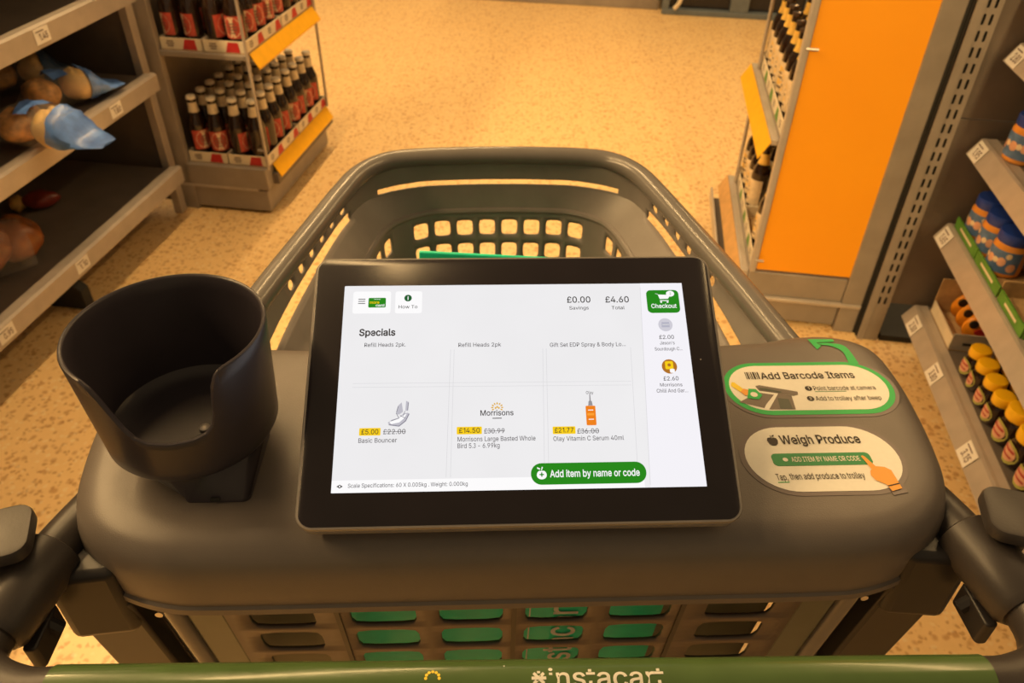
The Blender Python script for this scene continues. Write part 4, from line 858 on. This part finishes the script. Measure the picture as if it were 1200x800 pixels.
bot = rrect(0.056, 0.086, 0.007, 6, -0.253, 0.0855)
br.loft([[(x, y, 0.9852) for x, y in bot], [(x, y, 0.9885) for x, y in bot], top_])
br.build('mounting_foot', CUP, cup, smooth=True)
MB().box(-0.257, -0.249, 0.0405, 0.0431, 0.9885, 0.9905).build('foot_slot', RUBBER, cup)

# tablet -------------------------------------------------------------
TIL = math.radians(28.45)
tb = bpy.data.objects.new('tablet', None)
def TABM(z=0.0):
    return Matrix.Translation((0.001, 0.0985, 1.066)) @ Matrix.Rotation(TIL, 4, 'X') @ Matrix.Translation((0, 0, z))
bw, bh, brd = 0.3545, 0.2416, 0.0135
def rr_(d, rd=None): return rrect(bw - 2*d, bh - 2*d, max(0.003, brd - d), 8)
t = MB(); t.loft([[(x, y, z) for x, y in rr_(d)] for d, z in ((0.010,-0.0200),(0.002,-0.0190),(0.0,-0.0170),(0.0,-0.0085),(0.0012,-0.0082),(0.0012,-0.0068),(0.0,-0.0065),(0.0,-0.0012),(0.0008,0.0),(0.0022,0.0002))])
tablet = t.build('tablet', SILV, T, smooth=True); tablet.matrix_local = TABM()
tag(tablet, 'black-bezelled touch screen in a thin silver-grey case')
t = MB(); t.loft([[(x, y, z) for x, y in rr_(d)] for d, z in ((0.0024,0.0),(0.0024,0.0006),(0.003,0.0009))]); t.build('black_bezel', BEZ, tablet, smooth=True)
nk = MB(); nk.loft([[(x, y, z) for x, y in rrect(w_, h_, 0.012, 6, 0, cy)] for w_, h_, cy, z in ((0.13, 0.11, 0.175, 0.985), (0.125, 0.10, 0.172, 1.00), (0.12, 0.075, 0.165, 1.045), (0.12, 0.06, 0.155, 1.078))])
nk.build('tablet_neck', PL, T, smooth=True)
UI = {}
def sm(c, st=1.0): 
    key_ = 'screen_%d_%d_%d' % tuple(int(v*255) for v in c)
    return screenmat(key_, c, st)
def srgb(r, g, b_): return tuple(((v/255)/12.92 if v/255 <= 0.04045 else ((v/255 + 0.055)/1.055)**2.4) for v in (r, g, b_))
MM = 0.001
dsp = MB().prism(rrect(0.3000, 0.1840, 0.0008, 2), 0.0009, 0.0012).build('lit_display', screenmat('display_white', srgb(240, 239, 241), 1.0, 0.07), tablet)
layers = {}
SINGLE = ('side_column', 'loyalty_logo', 'info_icon', 'checkout_button', 'add_item_button', 'menu_card', 'help_card', 'status_bar', 'grey_disc', 'brown_disc', 'bottle_picture')
def ui(kind, colr):
    if kind not in layers: layers[kind] = (MB(), colr)
    return layers[kind][0]
def upoly(kind, colr, poly, z=0.0014): ui(kind, colr).add([(x*MM, y*MM, z) for x, y in poly], [tuple(range(len(poly)))])
def utext(kind, colr, s, x0, x1, y, h, z=0.0016, bold=0.008): put_text(ui(kind, colr), s, x0*MM, x1*MM, y*MM, h*MM, z, bold)
WH = srgb(251, 250, 251); LG = srgb(214, 213, 216); DK = srgb(48, 44, 44); GY = srgb(112, 108, 112); MG = srgb(84, 80, 84); GR = srgb(28, 134, 22); YL = srgb(247, 205, 18)
upoly('menu_card', WH, rrect(33, 21.5, 2, 4, -125.5, 75.6)); upoly('help_card', WH, rrect(23.5, 21.5, 2, 4, -93.4, 75.4))
upoly('status_bar', WH, [(-150,-82),(100,-82),(100,-92),(-150,-92)], 0.00135)
upoly('side_column', srgb(243,241,247), [(112.5,92),(150,92),(150,-92),(104.5,-92)], 0.00132)
for x0, x1 in (((-56.5, -59.5)), ((-53.5, -56.0)), ((22.5, 19.5)), ((25.5, 23.0)), ((98.5, 95.0))):
    upoly('grey_rules', LG, [(x0, 30), (x0 + .35, 30), (x1 + .35, -81), (x1, -81)])
for y in (0.2, -3.2): upoly('grey_rules', LG, [(-138, y), (96.5, y - 1.2), (96.5, y - 1.5), (-138, y - .35)])
upoly('grey_rules', LG, [(112.0, 88), (112.4, 88), (104.6, -90), (104.2, -90)])
for y in (78.4, 76.3, 74.2): upoly('dark_icons', DK, [(-137.4, y), (-131.3, y), (-131.3, y + .7), (-137.4, y + .7)], 0.0016)
upoly('loyalty_logo', GR, rrect(15.2, 9.4, 1, 3, -120.9, 75.2), 0.0016)
utext('logo_yellow', YL, 'more', -127.2, -119.0, 74.2, 2.6, 0.0018, 0.03); utext('logo_white', WH, 'card', -122.0, -114.5, 71.4, 2.4, 0.0018, 0.03); utext('logo_white', WH, 'Morrisons', -123.6, -118.0, 78.0, 1.0, 0.0018)
upoly('info_icon', srgb(20, 92, 44), circle(3.3, -94.0, 79.4, 22), 0.0016); utext('logo_white', WH, 'i', -94.5, -93.5, 77.6, 3.4, 0.0018, 0.03)
utext('black_text', DK, 'How To', -102, -85.6, 69.4, 3.1, bold=0.006)
utext('black_text', DK, 'Specials', -135, -104.0, 43.6, 6.2, bold=0.045)
utext('grey_text', MG, 'Refill Heads 2pk.', -129.9, -94.8, 33.2, 3.6); utext('grey_text', MG, 'Refill Heads 2pk', -49.7, -13.0, 32.2, 3.6)
utext('grey_text', MG, 'Gift Set EDP Spray & Body Lo...', 29.0, 94.5, 31.2, 3.7)
utext('black_text', DK, '£0.00', 46.0, 66.8, 73.4, 5.8, bold=0.02); utext('black_text', DK, 'Savings', 47.7, 64.8, 66.6, 3.2)
utext('black_text', DK, '£4.60', 80.1, 101.0, 73.2, 5.8, bold=0.02); utext('black_text', DK, 'Total', 85.0, 96.6, 66.4, 3.2)
upoly('checkout_button', GR, rrect(29.0, 22.5, 4.0, 5, 131.4, 73.7), 0.0016)
utext('logo_white', WH, 'Checkout', 120.4, 143.0, 67.2, 4.0, 0.0018, 0.03)
for poly in ([(124.5,81.6),(127.0,81.2),(128.6,76.0),(136.0,76.2),(138.5,80.0),(127.6,80.4)], [(128.6,74.8),(136.4,74.8),(136.4,74.0),(128.6,74.0)], circle(0.9, 129.6, 73.0, 10), circle(0.9, 135.3, 73.0, 10), circle(3.7, 138.4, 81.2, 20, 2.9)):
    upoly('logo_white', WH, poly, 0.0018)
utext('badge_number', GR, '2', 137.8, 139.2, 80.0, 2.3, 0.0020, 0.01)
upoly('grey_disc', srgb(206, 204, 214), circle(6.3, 131.2, 51.0, 24)); upoly('grey_disc_inner', srgb(180, 180, 196), [(128, 53.5), (134.5, 53.5), (134.8, 48.5), (127.6, 48.5)], 0.0016); upoly('grey_rules', LG, [(128.4, 51.4), (134.2, 51.4), (134.2, 50.6), (128.4, 50.6)], 0.0018)
utext('black_text', DK, '£2.00', 124.5, 137.4, 37.4, 3.6, bold=0.01); utext('grey_text', GY, 'Jason\'s', 124.5, 137.4, 32.2, 3.0); utext('grey_text', GY, 'Sourdough C...', 119.5, 143.6, 26.6, 3.0)
upoly('brown_disc', srgb(176, 112, 34), circle(6.6, 130.6, 11.8, 24)); upoly('yellow_blocks', YL, rrect(7.0, 7.4, 1.2, 3, 130.4, 12.8), 0.0017); upoly('logo_white', WH, rrect(4.2, 3.6, 1, 3, 132.6, 7.6), 0.0018); upoly('disc_dot', srgb(176, 112, 34), circle(1.5, 130.4, 13.0, 10), 0.0018)
utext('black_text', DK, '£2.60', 124.3, 137.2, -1.0, 3.6, bold=0.01); utext('grey_text', GY, 'Morrisons', 120.8, 139.8, -6.4, 3.0); utext('grey_text', GY, 'Chilli And Gar...', 117.4, 144.0, -11.8, 3.2)
# trainer picture
upoly('shoe_picture', srgb(190, 188, 198), [(-107.5,-34.5),(-106.0,-37.0),(-98,-38.2),(-92.5,-33.6),(-89.8,-27.5),(-91.2,-26.2),(-95.0,-27.0),(-98.5,-30.5),(-104,-32.0)])
upoly('shoe_picture', srgb(190, 188, 198), [(-99.5,-20.0),(-96.6,-17.2),(-95.2,-25.5),(-98.6,-27.8),(-101,-27.0)]); upoly('shoe_picture', srgb(190,188,198), [(-93.0,-15.8),(-90.6,-17.0),(-91.2,-24.8),(-93.4,-24.4)])
upoly('logo_white', WH, [(-106.2,-33.9),(-99.0,-31.4),(-94.6,-28.0),(-92.2,-27.4),(-94.2,-31.0),(-98.0,-34.6),(-104.6,-36.0)], 0.0016)
for a, b_ in (((-106.6,-36.4),(-98.2,-37.8)), ((-98.2,-37.8),(-92.8,-33.2)), ((-92.8,-33.2),(-90.2,-27.2)), ((-100.8,-26.6),(-98.4,-31.0)), ((-98.4,-31.0),(-105.0,-33.4)), ((-97.6,-28.6),(-93.2,-31.0)), ((-99.4,-20.8),(-100.6,-26.0)), ((-91.0,-17.6),(-91.4,-24.2)), ((-93.6,-25.0),(-95.0,-29.0))):
    dx, dy = b_[0]-a[0], b_[1]-a[1]; l = math.hypot(dx, dy); nx, ny = -dy/l*.22, dx/l*.22
    upoly('shoe_lines', srgb(96, 94, 112), [(a[0]-nx, a[1]-ny), (b_[0]-nx, b_[1]-ny), (b_[0]+nx, b_[1]+ny), (a[0]+nx, a[1]+ny)], 0.0018)
upoly('yellow_blocks', YL, rrect(17.4, 6.4, .6, 2, -121.7, -42.2), 0.0016); upoly('yellow_blocks', YL, rrect(20.6, 6.4, .6, 2, -40.6, -42.4), 0.0016); upoly('yellow_blocks', YL, rrect(18.8, 6.4, .6, 2, 37.3, -43.4), 0.0016)
utext('black_text', DK, '£5.00', -128.6, -114.8, -44.3, 4.1, 0.0018, 0.012); utext('grey_text', GY, '£22.00', -110.8, -92.7, -44.4, 4.1); utext('grey_text', MG, 'Basic Bouncer', -130.6, -99.5, -51.4, 3.8)
utext('black_text', DK, '£14.50', -49.0, -32.0, -44.4, 4.1, 0.0018, 0.012); utext('grey_text', GY, '£30.99', -28.5, -11.7, -45.1, 4.1); utext('grey_text', MG, 'Morrisons Large Basted Whole', -50.2, 13.5, -51.6, 3.9); utext('grey_text', MG, 'Bird 5.3 - 6.99kg', -50.2, -16.0, -57.2, 3.9)
utext('black_text', DK, '£21.77', 29.6, 45.0, -45.4, 4.1, 0.0018, 0.012); utext('grey_text', GY, '£36.00', 48.1, 66.0, -46.4, 4.1); utext('grey_text', MG, 'Olay Vitamin C Serum 40ml', 28.1, 86.2, -52.4, 3.8)
for x0, x1, y in ((-110.9, -92.6, -42.6), (-28.6, -11.6, -43.3), (48.0, 66.1, -44.6)): upoly('grey_text', GY, [(x0, y), (x1, y - .1), (x1, y + .35), (x0, y + .45)], 0.0017)
utext('black_text', srgb(28, 30, 44), 'Morrisons', -31.4, -4.0, -29.8, 4.6, 0.0016, 0.02); upoly('dark_icons', DK, [(-21.5,-32.6),(-13.8,-32.6),(-13.8,-31.9),(-21.5,-31.9)], 0.0016)
for i in range(9):
    a = PI/2 + (i - 4)*0.52; cx, cy = -17.4 + 4.1*math.cos(a), -22.9 + 3.6*math.sin(a)
    upoly('sun_petals', srgb(222, 170, 40), [(cx + 1.3*math.cos(a), cy + 1.3*math.sin(a)), (cx - .7*math.sin(a), cy + .7*math.cos(a)), (cx - 1.3*math.cos(a), cy - 1.3*math.sin(a)), (cx + .7*math.sin(a), cy - .7*math.cos(a))])
for i in range(3): upoly('sun_petals', srgb(222, 170, 40), circle(.7, -18.8 + 1.4*i, -23.2 + (0.8 if i == 1 else 0), 8, 1.0))
upoly('bottle_picture', srgb(238, 128, 24), rrect(8.2, 17.0, .8, 2, 60.4, -31.0)); upoly('orange_bottle_shade', srgb(252, 160, 50), [(57.4,-29),(63.2,-29),(63.0,-31),(57.4,-31)], 0.0016)
for y in (-26, -34): upoly('logo_white', WH, [(58.2, y), (62.6, y), (62.6, y - .7), (58.2, y - .7)], 0.0016)
upoly('grey_dropper', srgb(150, 146, 150), [(58.6,-22.4),(62.4,-22.4),(61.9,-18.6),(61.1,-18.0),(60.9,-12.4),(60.1,-12.4),(59.9,-18.0),(59.1,-18.6)]); utext('grey_text', GY, 'Olay', 57.4, 63.6, -12.2, 2.6)
upoly('add_item_button', GR, rrect(93.4, 17.6, 8.6, 8, 55.4, -79.6), 0.0016)
utext('logo_white', WH, 'Add item by name or code', 24.0, 96.6, -82.4, 5.6, 0.0018, 0.03)
apl = [(17.4 + 4.0*math.cos(a)*(1 - 0.10*math.sin(a)), -80.2 + 3.9*math.sin(a) - 0.9*max(0, math.cos(a*1.0 - PI/2))**8) for a in [2*PI*i/24 for i in range(24)]]
upoly('logo_white', WH, apl, 0.0018); upoly('logo_white', WH, [(17.0,-76.8),(17.6,-76.8),(18.6,-74.0),(17.6,-73.8)], 0.0018); upoly('logo_white', WH, [(14.0,-74.0),(16.6,-75.4),(15.8,-76.2),(13.8,-75.2)], 0.0018)
upoly('badge_number', GR, [(16.9,-78.4),(17.9,-78.4),(17.9,-82.0),(16.9,-82.0)], 0.0020); upoly('badge_number', GR, [(15.6,-79.7),(19.2,-79.7),(19.2,-80.7),(15.6,-80.7)], 0.0020)
upoly('dark_icons', DK, [(-146.0,-86.9),(-143.4,-85.4),(-140.9,-86.9),(-143.4,-88.4)], 0.0016); upoly('logo_white', WH, circle(.7, -143.4, -86.9, 10), 0.0018)
utext('grey_text', GY, 'Scale Specifications: 60 X 0.005kg . Weight: 0.000kg', -137.0, -42.0, -88.0, 3.2)
for kname, (mb, c_) in layers.items(): tag(mb.build(kname, sm(c_), tablet), kind='stuff' if kname not in SINGLE else None)
# small camera lens on the bezel's right
MB().lathe([(0.0007, 0.0009), (0.0007, 0.0011)], 10, 0.1585, 0.018).build('sensor_dot', SILV, tablet)

# frame tube: handle corners, arms and basket rim in one run ------------------
rimh = [(0.345,0.16),(0.337,0.23),(0.322,0.31),(0.298,0.43),(0.268,0.56),(0.240,0.68),(0.220,0.745),(0.188,0.786),(0.145,0.803),(0.07,0.810),(0,0.812)]
path = [(-x, y, 0.943) for x, y in rimh] + [(x, y, 0.943) for x, y in reversed(rimh[:-1])]
pp = crom(path, 6)
nloft = MB(); rings = []
for i, p in enumerate(pp):                                         # slightly flattened hoop section with a soft inner shoulder
    a = pp[max(i-1, 0)]; b_ = pp[min(i+1, len(pp)-1)]; tdir = (b_ - a).normalized(); nv = Vector((tdir.y, -tdir.x, 0))   # points inwards to basket
    ring = []
    for q in range(18):
        an = 2*PI*q/18; cx_, cz_ = math.cos(an), math.sin(an)
        w_ = 0.017; h_ = 0.014
        ring.append(p + nv*cx_*w_ + Vector((0, 0, cz_*h_)))
    rings.append(ring)
nloft.loft(rings); nloft.build('basket_rim', TUBE, T, smooth=True)
def hy(x): return -0.1080 - 0.0055*x/0.34
for s_ in (-1, 1):
    arm = crom([(s_*0.333, hy(s_*0.34), 0.950), (s_*0.362, hy(s_*0.34), 0.950), (s_*0.394, hy(s_*0.34) + 0.013, 0.950), (s_*0.407, -0.068, 0.950), (s_*0.401, -0.02, 0.950), (s_*0.389, 0.03, 0.949), (s_*0.372, 0.085, 0.947), (s_*0.352, 0.15, 0.944)], 5)
    MB().tube(arm, 0.0195, 16).build('arm', ARMP, T, smooth=True)
    cl = MB().tube([(s_*0.4045, -0.055, 0.950), (s_*0.4035, -0.05, 0.950), (s_*0.3985, -0.012, 0.950), (s_*0.392, 0.020, 0.950), (s_*0.391, 0.024, 0.950)], [0.0200, 0.0245, 0.0265, 0.0265, 0.0205], 18)
    col_o = cl.build('arm_collar', ARMP, T, smooth=True)
    # rounded pad on a short post outboard of the arm, and a lever paddle inboard below
    pd = MB(); pl_ = rrect(0.050, 0.054, 0.013, 6)
    rot = -0.30*s_
    def tfp(x, y, z): return (s_*0.416 + x*math.cos(rot) - y*math.sin(rot), 0.009 + x*math.sin(rot) + y*math.cos(rot), z + 0.0*y)
    pd.loft([[tfp(x*k_, y*k_, z) for x, y in pl_] for k_, z in ((0.92, 0.980), (1.0, 0.982), (1.0, 0.990), (0.96, 0.9925), (0.90, 0.993))])
    pad = pd.build('clamp_pad', ARMP, col_o, smooth=True)
    MB().loft([[tfp(x*0.55, y*0.55, z) for x, y in pl_] for z in (0.945, 0.978)]).build('clamp_post', DARKP, col_o, smooth=True)
    lv = MB(); lp_ = rrect(0.011, 0.042, 0.004, 5)
    lv.loft([[(s_*0.384 + x, -0.036 + y, z) for x, y in lp_] for z in (0.905, 0.932)]); lv.build('lever_paddle', DARKP, col_o, bevel=0.002)
    MB().tube([(s_*0.374, -0.03, 0.918), (s_*0.392, -0.028, 0.935)], 0.006, 8).build('lever_stem', DARKP, col_o, smooth=True)
# handle with green grip
MB().tube([(-0.340, hy(-0.34), 0.950), (-0.339, hy(-0.34), 0.950), (0.339, hy(0.34), 0.950), (0.340, hy(0.34), 0.950)], [0.0185, 0.0200, 0.0200, 0.0185], 32).build('green_handle', GRIP, T, smooth=True)
hd = [o for o in bpy.data.objects if o.name == 'green_handle'][0]
def wrap(v): a = (v.y)/0.0202; return (v.x, hy(v.x) + 0.0203*math.sin(a), 0.950 + 0.0203*math.cos(a))
def fine_text(s, x0, x1, y, h, bold):
    mb = MB(); put_text(mb, s, x0, x1, y, h, 0, bold); return mb
ht = fine_text('instacart', 0.0165, 0.0990, -0.0095, 0.0135, 0.02)
st = [(0.0085 + 0.0052*math.cos(a), -0.0045 + 0.0052*math.sin(a)) for a in ()]
for i in range(4):
    a = PI*i/4; dx, dy = 0.0052*math.cos(a), 0.0052*math.sin(a); nx, ny = -0.0011*math.sin(a), 0.0011*math.cos(a)
    ht.add([(0.0095-dx-nx, -0.003-dy-ny, 0), (0.0095+dx-nx, -0.003+dy-ny, 0), (0.0095+dx+nx, -0.003+dy+ny, 0), (0.0095-dx+nx, -0.003-dy+ny, 0)], [(0,1,2,3)])
ht.add([(-0.0155, -0.012, 0), (-0.0145, -0.012, 0), (-0.0145, 0.0075, 0), (-0.0155, 0.0075, 0)], [(0,1,2,3)])
ht.tf(wrap).build('handle_lettering', WHITE, hd)
hs = MB()
for i in range(7):
    a = PI/2 + (i-3)*0.55; cx, cy = -0.066 + 0.0048*math.cos(a), -0.002 + 0.0045*math.sin(a)
    hs.add([(x, y, 0) for x, y in circle(0.0012, cx, cy, 8)], [tuple(range(8))])
hs.tf(wrap).build('sun_logo', SYE, hd)

# basket ----------------------------------------------------------------
LV = [(0.936, [(.312,.20),(.305,.36),(.290,.47),(.262,.60),(.238,.69),(.212,.757),(.142,.798),(.07,.806),(0,.808)]),
      (0.892, [(.295,.20),(.287,.36),(.277,.47),(.258,.60),(.240,.685),(.210,.757),(.140,.793),(.07,.802),(0,.804)]),
      (0.850, [(.255,.20),(.246,.36),(.232,.47),(.212,.58),(.200,.67),(.176,.745),(.120,.784),(.06,.791),(0,.793)]),
      (0.500, [(.225,.20),(.218,.34),(.207,.44),(.190,.54),(.178,.62),(.156,.685),(.11,.722),(.05,.73),(0,.732)])]
LVC = []
for z, P in LV:
    full = [(-x, y, 0) for x, y in P] + [(x, y, 0) for x, y in reversed(P[:-1])]
    c_ = crom(full, 10); acc = [0]
    for a, b_ in zip(c_, c_[1:]): acc.append(acc[-1] + (b_-a).length)
    LVC.append((z, c_, [a/acc[-1] for a in acc], acc[-1]))
def onlv(k_, u):
    z, c_, acc, _ = LVC[k_]
    import bisect
    i = min(max(bisect.bisect_right(acc, u) - 1, 0), len(c_) - 2); t_ = (u - acc[i])/(acc[i+1]-acc[i])
    return c_[i].lerp(c_[i+1], min(max(t_, 0), 1))
def BS(u, z):
    for k_ in range(3):
        z0, z1 = LV[k_][0], LV[k_+1][0]
        if z >= z1 or k_ == 2:
            t_ = (z0 - z)/(z0 - z1); p = onlv(k_, u).lerp(onlv(k_+1, u), t_); return (p.x, p.y, z)
TOT = LVC[2][3]; pitch = 0.0388; ncol = int(TOT/pitch/2)*2; us = [0.5 + (i - ncol/2)*pitch/TOT for i in range(ncol+1)]
us[0] = 0.0; us[-1] = 1.0
mid = ncol//2
def side_k(i): return abs(i + 0.5 - mid)                          # 0.5 = next to the centre line
uw = MB()
zs = [0.936, 0.9225, 0.9075, 0.9035, 0.8945, 0.8895, 0.865, 0.850]
def hole_up(i, j):
    k_ = side_k(i)
    if (j == 3 and (k_ < 5.4 or k_ > 7.2) or j == 4 and k_ > 7.2) and i not in (0, ncol-1): return 'open'
    if j == 1 and 0.46 < BS((us[i]+us[i+1])/2, 0.92)[1] < 0.68: return (0.44, 0.90, 1.0)
    return None
perf(uw, BS, us, zs, hole_up); uw.build('upper_basket_wall', PLB, T, smooth=True, solid=0.003)
lw = MB(); rows = [0.850, 0.8425] + [0.8425 - 0.0415*(k+1) for k in range(7)] + [0.50]
def hole_lo(i, j):
    k_ = side_k(i)
    if j == 0 or j == len(rows)-2: return None
    if 4 < k_ < 5: return None
    return (0.70, 0.64, 0.2)
perf(lw, BS, us, rows, hole_lo); lw.build('slotted_basket_wall', PLB, T, smooth=True, solid=0.0035)
fb = MB(); ring = [BS(i/60, 0.50) for i in range(61)]; fb.add([(x, y, 0.5) for x, y, _ in ring], [tuple(range(61))]); fb.build('basket_floor', PLB, T, solid=0.004)
# rolled shoulder round the opening of the lower basket
MB().tube([Vector(BS(i/80, 0.851)) for i in range(81)], 0.0055, 8).build('basket_shoulder', PLB, T, smooth=True)

# rear wall under the deck: leaning slotted panel, strips, tubes, legs ----------
def RY(z): return 0.016 + (0.835 - z)*0.16
slot_c = [-0.203, -0.120, -0.0415, 0.0375, 0.114, 0.191]
rear = MB(); ue = [-0.2625, -0.1615, -0.0808, -0.002, 0.0757, 0.1525, 0.262]; ve = [0.905 - 0.0515*k for k in range(1, 9)]
ve = [0.905, 0.8905] + [0.8905 - 0.0515*(k+1) for k in range(7)] + [0.50]
def hole_r(i, j):
    if j == 0 or j == len(ve) - 2: return None
    return (0.74 if i not in (0, 5) else 0.58, 0.80, 0.3)
perf(rear, lambda u, v: (u, RY(v), v), ue, ve, hole_r)
rp_ = rear.build('slotted_rear_panel', mat('rear_panel_plastic', (0.115, 0.085, 0.07), 0.45, var=0.06), T, smooth=True, solid=0.004)
for x in (-0.1615, -0.002, 0.1525):
    MB().loft([[(x + dx, RY(z) - 0.0025 + dy, z) for dx, dy in ((-0.0022, 0), (0.0022, 0), (0.0022, -0.0018), (-0.0022, -0.0018))] for z in (0.50, 0.904)]).build('panel_seam', DARKP, rp_)
for s_ in (-1, 1):
    def lean(name, x0, x1, d0, d1, m_, zb=0.5, par=T, bev=0.003):
        return MB().loft([[(s_*x, RY(z) + d, z) for x, d in ((x0, d0), (x1, d0), (x1, d1), (x0, d1))] for z in (zb, 0.903)]).build(name, m_, par, bevel=bev)
    lean('smoked_side_strip', 0.2625, 0.297, 0.0, 0.006, GLASSG)
    MB().tube([(s_*0.3065, RY(z) + 0.002, z) for z in (0.903, 0.5)], 0.0082, 12).build('side_tube', TUBE, T, smooth=True)
    MB().tube([(s_*0.3105, RY(0.893) - 0.0075, 0.893), (s_*0.3105, RY(0.893) - 0.010, 0.893)], 0.0035, 10).build('bolt', SCREW, T, smooth=True)
    lean('gap_filler', 0.3152, 0.333, 0.014, 0.02, RUBBER)
    MB().loft([[(s_*x, y, z) for x, y in ((0.335, 0.0), (0.392, -0.006), (0.398, 0.02), (0.385, 0.09), (0.335, 0.09))] for z in (0.86, 0.948)]).build('arm_bracket', DARKP, T, bevel=0.008)
    lg_ = MB().loft([[(s_*x, y, z) for x, y in ((0.334, RY(z) - 0.004), (0.390, RY(z) - 0.004), (0.398, RY(z) + 0.01), (0.398, RY(z) + 0.06), (0.334, RY(z) + 0.06))] for z in (0.16, 0.903)]).build('leg', DARKP, T, bevel=0.004)
# green board folded behind the slots, with white lettering running up it, and a green flap deeper in the basket
gb = MB().loft([[(x, y, z) for x, y in ((-0.186, 0.0), (0.162, 0.0), (0.162, 0.004), (-0.186, 0.004))] for y0, z in ((0, 0),)] * 1 or [])
gb = MB(); gb.loft([[(x, 0.062 + (0.86 - z)*0.16 + d, z) for x, d in ((-0.186, 0), (0.162, 0), (0.162, 0.004), (-0.186, 0.004))] for z in (0.56, 0.86)])
gbo = gb.build('green_seat_back', GREEN, T, bevel=0.001)
lt = MB(); put_text(lt, 'instacart', 0.0, 0.20, 0.0, 0.034, 0, 0.02)
lt.tf(lambda v: (0.070 - v.y, 0.0605 + (0.86 - (0.585 + v.x))*0.16, 0.585 + v.x))
lt.add([(0.018, 0.0605 + (0.86 - 0.58)*0.16, 0.58), (0.0195, 0.0605 + (0.86 - 0.58)*0.16, 0.58), (0.0195, 0.0605, 0.86), (0.018, 0.0605, 0.86)], [(0,1,2,3)])
lt.build('white_lettering', WHITE, gbo)
MB().loft([[(x, 0.600 - (0.886 - z)*0.35 + d, z - (x + 0.122)*0.07) for x, d in ((-0.122, 0), (0.130, 0), (0.130, 0.006), (-0.122, 0.006))] for z in (0.62, 0.887)]).build('green_flap', GREEN, T, bevel=0.002)
MB().loft([[(x, 0.075 + (0.86 - z)*0.16 + d, z) for x, d in ((-0.287, 0), (0.287, 0), (0.28, 0.004), (-0.28, 0.004))] for z in (0.51, 0.89)]).build('dark_backing_board', GLASSG, T, bevel=0.001)  # dark board added behind the slots to block the bright floor
# chassis and castors (mostly hidden, stand on the floor)
for s_ in (-1, 1):
    MB().tube([(s_*0.366, 0.16, 0.17), (s_*0.36, 0.19, 0.15), (s_*0.30, 0.42, 0.14), (s_*0.17, 0.68, 0.14)], 0.016, 12).build('chassis_tube', TUBE, T, smooth=True)
    MB().tube([(s_*0.20, 0.62, 0.14), (s_*0.19, 0.60, 0.30), (s_*0.16, 0.56, 0.50)], 0.013, 10).build('front_strut', TUBE, T, smooth=True)
    for x, y in ((s_*0.366, 0.155), (s_*0.175, 0.67)):
        wz = MB(); wz.lathe([(0.02,-0.013),(0.055,-0.013),(0.0595,-0.008),(0.0595,0.008),(0.055,0.013),(0.02,0.013)], 28)
        wz.tf(lambda v, x=x, y=y: (x + v.z, y + v.x, 0.0600 + v.y)); wz.build('castor_wheel', RUBBER, T, smooth=True)
        MB().loft([[(x + a, y + b_, z) for a, b_ in ((-0.022, -0.02), (0.022, -0.02), (0.022, 0.02), (-0.022, 0.02))] for z in (0.124, 0.165)]).build('castor_fork', TUBE, T, bevel=0.004)
